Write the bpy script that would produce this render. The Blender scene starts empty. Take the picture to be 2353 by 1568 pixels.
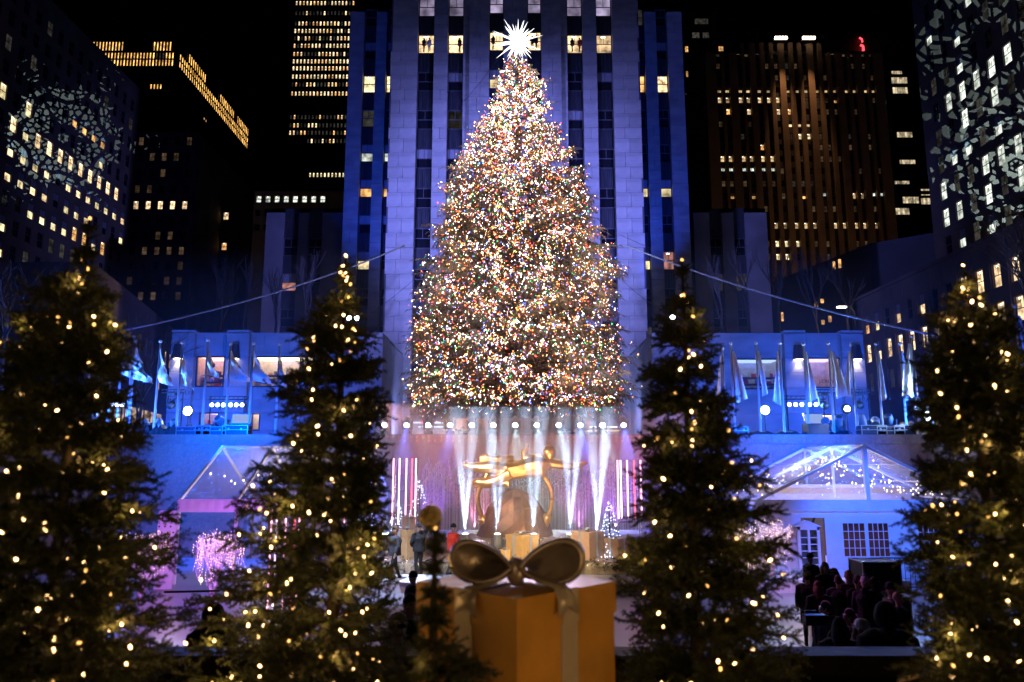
import bpy, math, random
import numpy as np
from mathutils import Vector, Matrix, Euler
R=random.Random(7); NR=np.random.RandomState(7)
SC=bpy.context.scene; COL=SC.collection
CZ=4.0; F=1700.0; TH=math.atan(276/1700.0)
def P(u,v,Y):
    a=(u-1176.5)/F; b=(784-v)/F
    y=math.cos(TH)-math.sin(TH)*b; z=math.sin(TH)+math.cos(TH)*b
    return Vector((a*Y/y,Y,CZ+z*Y/y))
# ------------------------------------------------------------ camera, sky, exposure
cam=bpy.data.cameras.new('camera'); co=bpy.data.objects.new('camera',cam); COL.objects.link(co)
co.location=(0,0,CZ); co.rotation_euler=(math.pi/2+TH,0,0)
cam.lens=26.01; cam.sensor_width=36; cam.clip_start=.1; cam.clip_end=2000
cam.dof.use_dof=True; cam.dof.focus_distance=36; cam.dof.aperture_fstop=1.7; cam.dof.aperture_blades=0
SC.camera=co
w=bpy.data.worlds.new('World'); SC.world=w; w.use_nodes=True
nt=w.node_tree; bg=nt.nodes['Background']; sky=nt.nodes.new('ShaderNodeTexSky'); sky.sky_type='NISHITA'
sky.sun_disc=False; sky.sun_elevation=math.radians(-4); sky.sun_rotation=math.radians(200)
nt.links.new(sky.outputs[0],bg.inputs[0]); bg.inputs[1].default_value=0.004
SC.view_settings.view_transform='Standard'; SC.view_settings.look='None'
SC.view_settings.exposure=0; SC.view_settings.gamma=1; SC.view_settings.use_curve_mapping=False
cy=SC.cycles
cy.max_bounces=5; cy.diffuse_bounces=2; cy.glossy_bounces=2; cy.transmission_bounces=3; cy.volume_bounces=0
cy.transparent_max_bounces=12; cy.sample_clamp_indirect=2.0; cy.sample_clamp_direct=0; cy.use_light_tree=True
cy.caustics_reflective=False; cy.caustics_refractive=False; cy.use_denoising=True; cy.volume_step_rate=2.0; cy.volume_max_steps=96
moon=bpy.data.lights.new('sun','SUN'); moon.energy=.002; moon.angle=math.radians(.5); moon.color=(.7,.8,1)
mo=bpy.data.objects.new('sun',moon); COL.objects.link(mo); mo.rotation_euler=(math.radians(35),0,math.radians(20))
def lamp(kind,loc,to=None,energy=100,col=(1,1,1),size=.1,angle=40,blend=.3,name=None):
    l=bpy.data.lights.new(name or (kind.lower()+'_lamp'),kind); l.energy=energy; l.color=col
    if kind=='SPOT': l.spot_size=math.radians(angle); l.spot_blend=blend; l.shadow_soft_size=size
    elif kind=='AREA': l.size=size
    else: l.shadow_soft_size=size
    o=bpy.data.objects.new(l.name,l); COL.objects.link(o); o.location=loc
    if to is not None: o.rotation_euler=(Vector(to)-Vector(loc)).to_track_quat('-Z','Y').to_euler()
    return o
# flood lights of the square (violet-blue wash over the tower and the low wings)
for s in (-1,1):
    lamp('SPOT',(s*36,22,20),(s*-1,68,26),175000,(.20,.225,1),.6,38,.9,'tower_flood')
    lamp('SPOT',(s*14,61,5.9),(s*9.5,69,15),5200,(.05,.14,1),.3,70,.9,'base_flood')
    lamp('SPOT',(s*15,65,14.2),(s*14.6,76,36),20000,(.02,.08,1),.3,44,.9,'setback_flood')
    lamp('SPOT',(s*8.6,60,5.6),(s*9.5,68,12),3200,(.24,.32,1),.3,110,.9,'base_flood')
    lamp('SPOT',(s*22,46,5.7),(s*21,55,9),6500,(.01,.09,1),.3,130,.9,'wing_flood')
    lamp('SPOT',(s*14,30,7.5),(s*13,35,3),17000,(0,.10,1),.3,105,.9,'parapet_flood')
    lamp('SPOT',(s*21.5,33,5.9),(s*15,36.6,8.7),(4200 if s<0 else 9000),((.14,.30,1) if s<0 else (.30,.46,1)),.15,62,.9,'flag_fill')  # added fill spot that brightens flags and poles, without a fixture
lamp('SPOT',(-34,40,9),(-22,72,22),1000,(.12,.14,1),.3,50,.9,'setback_flood')
lamp('SPOT',(34,40,9),(22,72,22),900,(.12,.14,1),.3,50,.9,'setback_flood')
# amber spill of the street onto the far facades
lamp('SPOT',(62,141,12),(76,190,46),11000,(1,.62,.40),2,95,1,'street_glow')
lamp('SPOT',(-20,80,8),(-64,100,30),22000,(1,.72,.55),2,90,1,'street_glow')
lamp('SPOT',(15,60,8),(45,78,14),17000,(.85,.75,.8),2,100,1,'street_glow')

lamp('SPOT',(-36,128,8),(-60,158,34),16000,(1,.6,.35),2,90,1,'street_glow')
# ------------------------------------------------------------ materials
MATS={}
def mat(name,col,rough=.7,metal=0,noise=0,scale=4,bump=0,bscale=None,spec=.5,rand=0,em=None,ems=0,coords='Object',stretch=None):
    if name in MATS: return MATS[name]
    m=bpy.data.materials.new(name); m.use_nodes=True; n=m.node_tree.nodes; L=m.node_tree.links
    b=n['Principled BSDF']; b.inputs['Base Color'].default_value=(*col,1); b.inputs['Roughness'].default_value=rough
    b.inputs['Metallic'].default_value=metal; b.inputs['Specular IOR Level'].default_value=spec
    tc=n.new('ShaderNodeTexCoord'); src=tc.outputs[coords]
    if stretch:
        mp=n.new('ShaderNodeMapping'); mp.inputs['Scale'].default_value=stretch; L.new(src,mp.inputs[0]); src=mp.outputs[0]
    if noise or rand:
        nz=n.new('ShaderNodeTexNoise'); nz.inputs['Scale'].default_value=scale; nz.inputs['Detail'].default_value=5; L.new(src,nz.inputs[0])
        mr=n.new('ShaderNodeMapRange'); mr.inputs[3].default_value=1-noise; mr.inputs[4].default_value=1+noise; mr.inputs[1].default_value=.3; mr.inputs[2].default_value=.7
        L.new(nz.outputs[0],mr.inputs[0]); val=mr.outputs[0]
        if rand:
            oi=n.new('ShaderNodeObjectInfo'); r2=n.new('ShaderNodeMapRange'); r2.inputs[3].default_value=1-rand; r2.inputs[4].default_value=1+rand
            L.new(oi.outputs['Random'],r2.inputs[0]); mu=n.new('ShaderNodeMath'); mu.operation='MULTIPLY'; L.new(val,mu.inputs[0]); L.new(r2.outputs[0],mu.inputs[1]); val=mu.outputs[0]
        vm=n.new('ShaderNodeVectorMath'); vm.operation='SCALE'; vm.inputs[0].default_value=col; L.new(val,vm.inputs['Scale']); L.new(vm.outputs[0],b.inputs['Base Color'])
    if bump:
        nb=n.new('ShaderNodeTexNoise'); nb.inputs['Scale'].default_value=bscale or scale*4; nb.inputs['Detail'].default_value=4; L.new(src,nb.inputs[0])
        bp=n.new('ShaderNodeBump'); bp.inputs['Strength'].default_value=bump; bp.inputs['Distance'].default_value=.05; L.new(nb.outputs[0],bp.inputs['Height']); L.new(bp.outputs[0],b.inputs['Normal'])
    if em: b.inputs['Emission Color'].default_value=(*em,1); b.inputs['Emission Strength'].default_value=ems
    MATS[name]=m; return m
def glow(name,col,s,sample='NONE',rand=0,tex=None):
    if name in MATS: return MATS[name]
    m=bpy.data.materials.new(name); m.use_nodes=True; n=m.node_tree.nodes; L=m.node_tree.links; n.remove(n['Principled BSDF'])
    e=n.new('ShaderNodeEmission'); e.inputs[0].default_value=(*col,1); e.inputs[1].default_value=s
    L.new(e.outputs[0],n['Material Output'].inputs[0])
    if rand or tex:
        oi=n.new('ShaderNodeObjectInfo'); r2=n.new('ShaderNodeMapRange'); r2.inputs[3].default_value=s*(1-rand); r2.inputs[4].default_value=s*(1+rand)
        L.new(oi.outputs['Random'],r2.inputs[0]); val=r2.outputs[0]
        if tex:   # furniture, blinds and ceiling strips seen in a lit room
            tc=n.new('ShaderNodeTexCoord'); add=n.new('ShaderNodeVectorMath'); add.operation='ADD'
            mp=n.new('ShaderNodeVectorMath'); mp.operation='SCALE'; mp.inputs['Scale'].default_value=37; cx=n.new('ShaderNodeCombineXYZ'); L.new(oi.outputs['Random'],cx.inputs[0]); L.new(oi.outputs['Random'],cx.inputs[2])
            L.new(cx.outputs[0],mp.inputs[0]); L.new(tc.outputs['Object'],add.inputs[0]); L.new(mp.outputs[0],add.inputs[1])
            nz=n.new('ShaderNodeTexNoise'); nz.inputs['Scale'].default_value=tex; nz.inputs['Detail'].default_value=2; L.new(add.outputs[0],nz.inputs[0])
            mr=n.new('ShaderNodeMapRange'); mr.inputs[1].default_value=.35; mr.inputs[2].default_value=.7; mr.inputs[3].default_value=.35; mr.inputs[4].default_value=1.7; L.new(nz.outputs[0],mr.inputs[0])
            mu=n.new('ShaderNodeMath'); mu.operation='MULTIPLY'; L.new(val,mu.inputs[0]); L.new(mr.outputs[0],mu.inputs[1]); val=mu.outputs[0]
        L.new(val,e.inputs[1])
    m.cycles.emission_sampling=sample
    MATS[name]=m; return m
def clear(name,tint=(1,1,1),gl=.15,rough=.1,bump=.0,milk=0):
    if name in MATS: return MATS[name]
    m=bpy.data.materials.new(name); m.use_nodes=True; n=m.node_tree.nodes; L=m.node_tree.links; n.remove(n['Principled BSDF'])
    t=n.new('ShaderNodeBsdfTransparent'); t.inputs[0].default_value=(*tint,1); g=n.new('ShaderNodeBsdfGlossy'); g.inputs['Roughness'].default_value=rough
    mx=n.new('ShaderNodeMixShader'); mx.inputs[0].default_value=gl; L.new(t.outputs[0],mx.inputs[1]); L.new(g.outputs[0],mx.inputs[2]); L.new(mx.outputs[0],n['Material Output'].inputs[0])
    if bump:
        tc=n.new('ShaderNodeTexCoord'); nb=n.new('ShaderNodeTexNoise'); nb.inputs['Scale'].default_value=5; nb.inputs['Detail'].default_value=6; nb.inputs['Distortion'].default_value=1.5; L.new(tc.outputs['Object'],nb.inputs[0])
        bp=n.new('ShaderNodeBump'); bp.inputs['Strength'].default_value=bump; bp.inputs['Distance'].default_value=.2; L.new(nb.outputs[0],bp.inputs['Height']); L.new(bp.outputs[0],g.inputs['Normal'])
    if milk:
        d=n.new('ShaderNodeBsdfDiffuse'); d.inputs[0].default_value=(.8,.82,.88,1); tl=n.new('ShaderNodeBsdfTranslucent'); tl.inputs[0].default_value=(.8,.82,.88,1); m2=n.new('ShaderNodeMixShader'); m2.inputs[0].default_value=.5; L.new(d.outputs[0],m2.inputs[1]); L.new(tl.outputs[0],m2.inputs[2])
        m3=n.new('ShaderNodeMixShader'); m3.inputs[0].default_value=milk; L.new(mx.outputs[0],m3.inputs[1]); L.new(m2.outputs[0],m3.inputs[2]); L.new(m3.outputs[0],n['Material Output'].inputs[0])
    MATS[name]=m; return m
lime=mat('limestone',(.40,.38,.35),.85,noise=.24,scale=.55,bump=.25,bscale=14,rand=.09,coords='Object',stretch=(1,1,2.2))
lime2=mat('limestone_plain',(.38,.36,.34),.85,noise=.2,scale=.35,bump=.2,bscale=9)
joint=mat('mortar',(.07,.07,.08),.95)
annexst=mat('annex_stone',(.17,.16,.18),.85,noise=.3,scale=.3,bump=.2,bscale=9)
dark=mat('dark_stone',(.16,.125,.10),.9,noise=.25,scale=.25,bump=.2,bscale=6)
brownst=mat('brown_stone',(.26,.16,.10),.9,noise=.25,scale=.2)
black=mat('black_metal',(.02,.02,.023),.5,noise=.3,scale=3)
spand=mat('spandrel_metal',(.07,.075,.09),.38,.5,noise=.3,scale=2,stretch=(3,3,.3))
framem=mat('window_frame',(.10,.10,.11),.5)
whitefr=mat('white_frame',(.45,.45,.46),.5)
dglass=mat('dark_glass',(.012,.013,.018),.08,spec=.8)
blind=mat('window_blind',(.25,.25,.27),.8,noise=.1,scale=3)
litw=glow('lit_room_warm',(1,.68,.36),1.35,rand=.45,tex=1.6)
lity=glow('lit_room_yellow',(1,.80,.42),1.1,rand=.35,tex=1.2)
lito=glow('lit_room_amber',(1,.50,.16),.95,rand=.5,tex=1.4)
litt=glow('lit_room_tan',(1,.66,.32),.5,rand=.6,tex=.9)
lita=glow('lit_band_amber',(1,.52,.13),1.9,rand=.4,tex=.8)
litdim2=glow('faint_room',(1,.62,.34),.045,rand=.7,tex=.9)
litc=glow('lit_room_cool',(.92,1,.86),.9,rand=.4,tex=1.4)
litdim=glow('dim_room',(.6,.55,.45),.05,rand=.6,tex=1.2)
litr=glow('lit_room_rose',(1,.42,.34),.45,rand=.4,tex=1.5)
lblue=glow('dim_lilac_room',(.48,.40,.62),.55,rand=.3,tex=.7)
ceil=glow('ceiling_light',(1,.9,.7),5)
# ------------------------------------------------------------ mesh helpers
class MB:
    def __init__(s): s.v=[]; s.f=[]; s.m=[]
    def add(s,vs,fs,m=0):
        k=len(s.v); s.v+= [tuple(p) for p in vs]
        for f in fs: s.f.append(tuple(i+k for i in f)); s.m.append(m)
    def box(s,c,d,m=0,rot=None,taper=1):
        x,y,z=d[0]/2,d[1]/2,d[2]/2
        vs=[Vector((a*x*(taper if e>0 else 1),b*y*(taper if e>0 else 1),e*z)) for e in (-1,1) for b in (-1,1) for a in (-1,1)]
        if rot: M=Euler(rot).to_matrix(); vs=[M@q for q in vs]
        c=Vector(c); s.add([q+c for q in vs],[(0,2,3,1),(4,5,7,6),(0,1,5,4),(2,6,7,3),(0,4,6,2),(1,3,7,5)],m)
    def bx(s,x0,x1,y0,y1,z0,z1,m=0): s.box(((x0+x1)/2,(y0+y1)/2,(z0+z1)/2),(x1-x0,y1-y0,z1-z0),m)
    def quad(s,a,b,c,d,m=0): s.add([a,b,c,d],[(0,1,2,3)],m)
    def tube(s,pts,r,n=6,m=0,cap=True):
        pts=[Vector(p) for p in pts]; N=len(pts); rr=r if hasattr(r,'__len__') else [r]*N
        vs=[]; prev=None
        for i,p in enumerate(pts):
            t=(pts[min(i+1,N-1)]-pts[max(i-1,0)])
            t=t.normalized() if t.length>1e-9 else Vector((0,0,1))
            if prev is None: a=t.orthogonal().normalized()
            else:
                a=prev-t*prev.dot(t); a=a.normalized() if a.length>1e-6 else t.orthogonal().normalized()
            prev=a; b=t.cross(a)
            for k in range(n):
                g=2*math.pi*k/n; vs.append(p+(a*math.cos(g)+b*math.sin(g))*rr[i])
        fs=[(i*n+k,i*n+(k+1)%n,(i+1)*n+(k+1)%n,(i+1)*n+k) for i in range(N-1) for k in range(n)]
        if cap: fs+=[tuple(range(n-1,-1,-1)),tuple((N-1)*n+k for k in range(n))]
        s.add(vs,fs,m)
    def lathe(s,prof,n=12,c=(0,0,0),m=0,M=None):
        vs=[];c=Vector(c)
        for r,z in prof:
            for k in range(n):
                g=2*math.pi*k/n; q=Vector((r*math.cos(g),r*math.sin(g),z))
                if M: q=M@q
                vs.append(q+c)
        N=len(prof); fs=[(i*n+k,i*n+(k+1)%n,(i+1)*n+(k+1)%n,(i+1)*n+k) for i in range(N-1) for k in range(n)]
        fs+=[tuple(range(n-1,-1,-1)),tuple((N-1)*n+k for k in range(n))]
        s.add(vs,fs,m)
    def ball(s,c,r,n=8,m=0,sc=(1,1,1),M=None):
        h=max(4,n//2+1); pr=[(max(math.sin(math.pi*i/h),.001),-math.cos(math.pi*i/h)) for i in range(h+1)]
        D=Matrix.Diagonal((r*sc[0],r*sc[1],r*sc[2])); s.lathe(pr,n,c,m,(M@D) if M else D)
    def mesh(s,name,mats,smooth=False):
        me=bpy.data.meshes.new(name); me.from_pydata(s.v,[],s.f)
        for q in (mats if isinstance(mats,(list,tuple)) else [mats]): me.materials.append(q)
        if len(me.materials)>1: me.polygons.foreach_set('material_index',s.m)
        if smooth: me.polygons.foreach_set('use_smooth',[True]*len(me.polygons))
        me.update(); return me
    def build(s,name,mats,parent=None,smooth=False,loc=None):
        return link(name,s.mesh(name,mats,smooth),parent,loc)
def link(name,me,parent=None,loc=None,rot=None,scale=None):
    o=bpy.data.objects.new(name,me); COL.objects.link(o); o.parent=parent
    if loc is not None: o.location=loc
    if rot is not None: o.rotation_euler=rot
    if scale is not None: o.scale=scale
    return o
def tag(o,label,cat,group=None,kind=None):
    o['label']=label; o['category']=cat
    if group: o['group']=group
    if kind: o['kind']=kind
    return o
def thing(name,label,cat,loc=(0,0,0),rz=0,group=None):
    o=bpy.data.objects.new(name,None); COL.objects.link(o); o.location=loc; o.rotation_euler=(0,0,rz); o.empty_display_size=.3
    return tag(o,label,cat,group)
def struct(o): o['kind']='structure'; return o
def stuff(o): o['kind']='stuff'; return o
def copy_tree(o,parent=None,**kw):
    c=o.copy(); COL.objects.link(c); c.parent=parent
    for ch in [x for x in KIDS.get(o,[])] if False else list(o.children): copy_tree(ch,c)
    return c
KIDS={}
def npmesh(name,V,Fc,mats,mi=None,smooth=False):
    """V (n,3), Fc (m,k) fast mesh"""
    me=bpy.data.meshes.new(name); k=Fc.shape[1]
    me.vertices.add(len(V)); me.vertices.foreach_set('co',V.astype(np.float32).ravel())
    me.loops.add(Fc.size); me.loops.foreach_set('vertex_index',Fc.astype(np.int32).ravel())
    me.polygons.add(len(Fc)); me.polygons.foreach_set('loop_start',(np.arange(len(Fc))*k).astype(np.int32)); me.polygons.foreach_set('loop_total',np.full(len(Fc),k,np.int32))
    for q in mats: me.materials.append(q)
    if mi is not None: me.polygons.foreach_set('material_index',mi.astype(np.int32))
    me.update(calc_edges=True); me.validate(); return me
def textmesh(txt,size,ext=.01,mats=None,align='CENTER',spacing=1):
    cu=bpy.data.curves.new('t','FONT'); cu.body=txt; cu.size=size; cu.extrude=ext; cu.align_x=align; cu.space_character=spacing; cu.resolution_u=2
    o=bpy.data.objects.new('t',cu); COL.objects.link(o)
    dg=bpy.context.evaluated_depsgraph_get(); me=bpy.data.meshes.new_from_object(o.evaluated_get(dg))
    bpy.data.objects.remove(o); me.materials.clear()
    if mats: me.materials.append(mats)
    return me
# ------------------------------------------------------------ facades
_wm={}
def winmesh(w,h,var,fr=None,mull=1,rail=True,key=''):
    k=(round(w,3),round(h,3),var,key,mull,rail)
    if k in _wm: return _wm[k]
    b=MB(); t=min(.07,w*.08); fr=fr or framem
    b.bx(-w/2,w/2,-.10,0,0,t); b.bx(-w/2,w/2,-.10,0,h-t,h); b.bx(-w/2,-w/2+t,-.10,0,t,h-t); b.bx(w/2-t,w/2,-.10,0,t,h-t)
    if rail: b.bx(-w/2+t,w/2-t,-.09,-.01,h*.5-t*.6,h*.5+t*.6)
    for i in range(mull):
        x=-w/2+w*(i+1)/(mull+1); b.bx(x-t*.35,x+t*.35,-.08,-.02,h*.5+t*.6 if rail else t,h-t)
    y=-.06; z0,z1,zm=t,h-t,h*.5; W=w/2-t
    def pane(a,c,m,x0=-W,x1=W,yy=y): b.quad((x0,yy,a),(x1,yy,a),(x1,yy,c),(x0,yy,c),m)
    if var=='dark': pane(z0,z1,1); mats=[fr,dglass]
    elif var=='blind': pane(z0,zm,1); pane(zm,z1,2); mats=[fr,dglass,blind]
    elif var=='dim': pane(z0,z1,1); mats=[fr,litdim]
    elif var=='faint': pane(z0,z1,1); mats=[fr,litdim2]
    elif var[0]=='L':   # whole window lit
        pane(z0,z1,1); pane(z1-h*.12,z1-h*.04,2,-W*.4,W*.2,y-.01); mats=[fr,{'w':litw,'y':lity,'o':lito,'c':litc,'r':litr,'b':lblue,'a':lita,'t':litt}[var[1]],ceil]
        if var[1]=='a': mats[2]=lita
        if var[1]=='b': mats[2]=mats[1]
    elif var[0]=='H':   # blind down over the upper half
        pane(z0,zm,1); pane(zm,z1,2); mats=[fr,{'w':litw,'y':lity,'o':lito,'c':litc,'r':litr,'t':litt}[var[1]],blind]
    elif var[0]=='U':
        pane(zm,z1,1); pane(z0,zm,2); mats=[fr,{'w':litw,'y':lity,'o':lito,'c':litc,'r':litr}[var[1]],dglass]
    me=b.mesh('window',mats); _wm[k]=me; return me
def facade(par,A,B,z0,z1,cols,rows,pick,wall,depth=.3,fr=None,mull=1,rail=True,skip=None,name='window',cap=300,wname='wall',count=None):
    """A to B in plan, left to right seen from outside. real openings with reveals, a window set back in each"""
    A=Vector((A[0],A[1],0)); B=Vector((B[0],B[1],0)); U=(B-A).normalized(); N=Vector((U.y,-U.x,0)); Lg=(B-A).length
    b=MB()
    def pt(s,z,d=0): return A+U*s-N*d+Vector((0,0,z))
    rows=sorted(rows); cols=sorted(cols); zz=z0
    for r0,r1 in rows:
        if r0>zz: b.quad(pt(0,zz),pt(Lg,zz),pt(Lg,r0),pt(0,r0))
        x=0
        for c0,c1 in cols:
            b.quad(pt(x,r0),pt(c0,r0),pt(c0,r1),pt(x,r1)); x=c1
            b.quad(pt(c0,r0),pt(c1,r0),pt(c1,r0,depth),pt(c0,r0,depth)); b.quad(pt(c0,r1,depth),pt(c1,r1,depth),pt(c1,r1),pt(c0,r1))
            b.quad(pt(c0,r0),pt(c0,r0,depth),pt(c0,r1,depth),pt(c0,r1)); b.quad(pt(c1,r0,depth),pt(c1,r0),pt(c1,r1),pt(c1,r1,depth))
        b.quad(pt(x,r0),pt(Lg,r0),pt(Lg,r1),pt(x,r1)); zz=r1
    b.quad(pt(0,zz),pt(Lg,zz),pt(Lg,z1),pt(0,z1))
    b.quad(pt(0,z0,depth+.3),pt(Lg,z0,depth+.3),pt(Lg,z1,depth+.3),pt(0,z1,depth+.3),0)
    w=b.build(wname,[wall],par,loc=None)
    rz=math.atan2(U.y,U.x); n=count if count is not None else [0]
    rest=MB()
    for j,(r0,r1) in enumerate(rows):
        for i,(c0,c1) in enumerate(cols):
            v=pick(i,j)
            if v is None: continue
            me=winmesh(c1-c0,r1-r0,v,fr,mull,rail,key=(fr.name if fr else ''))
            p=pt((c0+c1)/2,r0,depth-.10)
            n[0]+=1
            if n[0]<=cap: link(name,me,par,p,(0,0,rz))
            else: OVER.setdefault(par,[]).append((me,p,rz))
    return w
OVER={}
def flush_over(par,name='window_rows'):
    L=OVER.get(par)
    if not L: return
    mats=[];V=[];Fs=[];MI=[]
    for me,p,rz in L:
        M=Matrix.Translation(p)@Matrix.Rotation(rz,4,'Z'); k=len(V); V+=[M@v.co for v in me.vertices]
        for f in me.polygons:
            mt=me.materials[f.material_index]
            if mt not in mats: mats.append(mt)
            Fs.append(tuple(i+k for i in f.vertices)); MI.append(mats.index(mt))
    b=MB(); b.v=[tuple(v) for v in V]; b.f=Fs; b.m=MI; stuff(b.build(name,mats,par))
def block(par,x0,x1,y0,y1,z0,z1,m,name='wall'):
    b=MB(); b.bx(x0,x1,y0,y1,z0,z1); return b.build(name,m,par)
# ============================================================ GROUND AND SQUARE
GZ=-.35; PZ=5.2
asphalt=mat('asphalt',(.05,.05,.055),.85,noise=.3,scale=.6,bump=.3)
rinkm=mat('rink_floor_mat',(.20,.19,.21),.34,noise=.18,scale=.8,bump=.06,spec=.6)
b=MB(); b.quad((-500,-300,GZ-.02),(500,-300,GZ-.02),(500,900,GZ-.02),(-500,900,GZ-.02)); struct(b.build('ground',asphalt))
b=MB(); b.bx(-18.6,19.4,8.4,35,GZ-.01,GZ); struct(b.build('rink_floor',rinkm))
plaza=mat('plaza_paving',(.16,.15,.15),.7,noise=.25,scale=.8,bump=.2)
b=MB(); b.bx(-95,95,35.45,230,GZ,PZ); struct(b.build('plaza',plaza))
b=MB(); b.bx(-95,-19.1,6,35.45,GZ,PZ-.004); struct(b.build('pavement',plaza))
b=MB(); b.bx(19.9,95,6,35.45,GZ,PZ-.004); struct(b.build('pavement',plaza))
terr=mat('terrace_paving',(.04,.038,.038),.6,noise=.3,scale=2,bump=.3)
b=MB(); b.bx(-9,9,-4,6.3,GZ,2.3); b.bx(-9,9,6.3,6.6,GZ,2.45); struct(b.build('terrace',terr))
# sunken wall of polished granite, every slab its own piece
granite=mat('red_granite',(.23,.115,.09),.35,noise=.22,scale=9,bump=.05,rand=.10,spec=.6)
gap=mat('granite_joint',(.10,.05,.045),.9)
gw=thing('granite_wall','polished red granite wall behind the stage with carved gold lettering along its top','wall',(0,35.2,GZ))
b=MB(); b.bx(-18.6,19.4,35.06,35.45,GZ,PZ+.05); o=b.build('core',gap,gw); o.matrix_parent_inverse=Matrix.Translation((0,-35.2,-GZ))
bandme={}
x=-18.6; i=0
while x<19.3:
    w=min(1.62,19.4-x)
    for z0,z1 in ((GZ+.02,1.2),(1.21,2.95),(2.96,4.79),(4.80,5.235)):
        k=(round(w,2),z0)
        if k not in bandme:
            b=MB(); b.box((0,0,(z1-z0)/2),(w-.012,.06 if z1<5 else .09,z1-z0)); bandme[k]=b.mesh('granite_panel',granite)
        o=link('granite_panel',bandme[k],gw,(x+w/2,35.03-(.0 if z1<5 else .015)-35.2,z0-GZ))
    x+=1.62
gold=mat('gilt_lettering',(.75,.50,.25),.35,.7)
rows=["PROMETHEUS TEACHER IN EVERY ART BROUGHT THE FIRE","THAT HATH PROVED TO MORTALS A MEANS TO MIGHTY ENDS"]
lb=MB(); chm={}
for r,t in enumerate(rows):
    for k,ch in enumerate(t):
        if ch==' ': continue
        if ch not in chm: chm[ch]=textmesh(ch,.17,.004)
        me=chm[ch]; x0=P(958.8,1000,35).x+(k-(7 if r==0 else 8))*.2825*1.0
        z0=(5.06 if r==0 else 4.88)
        lb.add([(x0+v.co.x,34.962-v.co.z,z0+v.co.y) for v in me.vertices],[tuple(p.vertices) for p in me.polygons])
o=lb.build('lettering',gold,gw); o.matrix_parent_inverse=Matrix.Translation((0,-35.2,-GZ))
for s,xx in ((-1,-18.85),(1,19.65)):
    t=thing('retaining_wall','dark stone side wall of the sunken rink '+('beside the open fronted marquee' if s<0 else 'beside the white walled marquee'),'wall',(xx,20,GZ))
    for k in range(12):
        b=MB(); b.box((0,0,2.77),(.46,2.42,5.54)); b.build('stone_panel',dark,t,loc=(0,-13+k*2.45+.8,0))

def sub(name,par,M):   # child placed with world coordinates
    pass
def W(o):
    "keep a child modelled in world coordinates where it is"
    o.matrix_parent_inverse=Matrix.Translation(-o.parent.location); return o
# ============================================================ THE CENTRAL TOWER
SILL=[44.3-4.04*k for k in range(-2,9)]   # k=-2..8
tower=thing('tower','tall pale limestone tower washed in violet-blue light directly behind the giant lit tree','skyscraper',(0,68,PZ))
def bays(Y,edges,ztop,zbot):
    return [(P(a,50,Y).x*1,P(b_,50,Y).x*1) for a,b_ in edges]
Yf,Yc,Ys=68.0,67.5,76.0
FP=[(-12.05,-9.39),(-7.78,-6.38),(-4.86,-4.21),(4.86,5.51),(7.04,8.43),(10.0,12.66)]
FW=[(-9.39,-7.78),(-6.38,-4.86),(5.51,7.04),(8.43,10.0)]
CP=[(-4.21,-2.24),(-.85,1.55),(2.9,4.86)]
CW=[(-2.24,-.85),(1.55,2.9)]
SP=[(-18.1,-16.48),(-15.16,-13.96),(14.75,16.1),(17.3,19.0)]
SW=[(-16.48,-15.16),(-13.96,-12.4),(13.0,14.75),(16.1,17.3)]
ZT=62
b=MB(); b.bx(-12.05,12.66,68.75,100,PZ,ZT); b.bx(-4.21,4.86,68.25,68.75,PZ,ZT); b.bx(-18.1,19.0,76.75,98,PZ,ZT-8)
b.bx(-12.05,-11.9,68,76.75,PZ,ZT); b.bx(12.5,12.66,68,76.75,PZ,ZT)
W(b.build('core',joint,tower))
blkme={}
def blk(w,h,d):
    k=(round(w,2),round(h,2),round(d,2))
    if k not in blkme: b=MB(); b.bx(-w/2,w/2,0,d,0,h); blkme[k]=b.mesh('stone_block',lime)
    return blkme[k]
cnt=0; rest=MB()
def coursed(x0,x1,Y,zb,zt,depth,each):
    global cnt
    z=zb; c=0; w=x1-x0
    seq=[1.45,1.15,1.44]
    while z<zt:
        h=seq[c%3]
        if w>1.9: sp=[x0,x0+w*(.55 if c%2 else .38),x1]
        elif w>1.2 and c%3==1: sp=[x0,x0+w*.5,x1]
        else: sp=[x0,x1]
        for a,e in zip(sp,sp[1:]):
            jx=R.uniform(-.012,.012)
            if each and cnt<300 and z<47:
                o=link('stone_block',blk(e-a-.03,h-.03,depth),tower,((a+e)/2-0,Y+jx-68,z-PZ)); cnt+=1
            else: rest.bx(a+.015,e-.015,Y+jx,Y+depth,z,z+h-.03)
        z+=h; c+=1
for i,(x0,x1) in enumerate(FP): coursed(x0,x1,Yf,PZ+.1,ZT-2,.75,i in (0,1,4,5) )
for x0,x1 in CP: coursed(x0,x1,Yc,10.9,ZT-2,.75,False)
for x0,x1 in SP: coursed(x0,x1,Ys,PZ+.1,ZT-9,.75,False)
W(stuff(rest.build('stone_blocks',lime,tower)))
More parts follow.
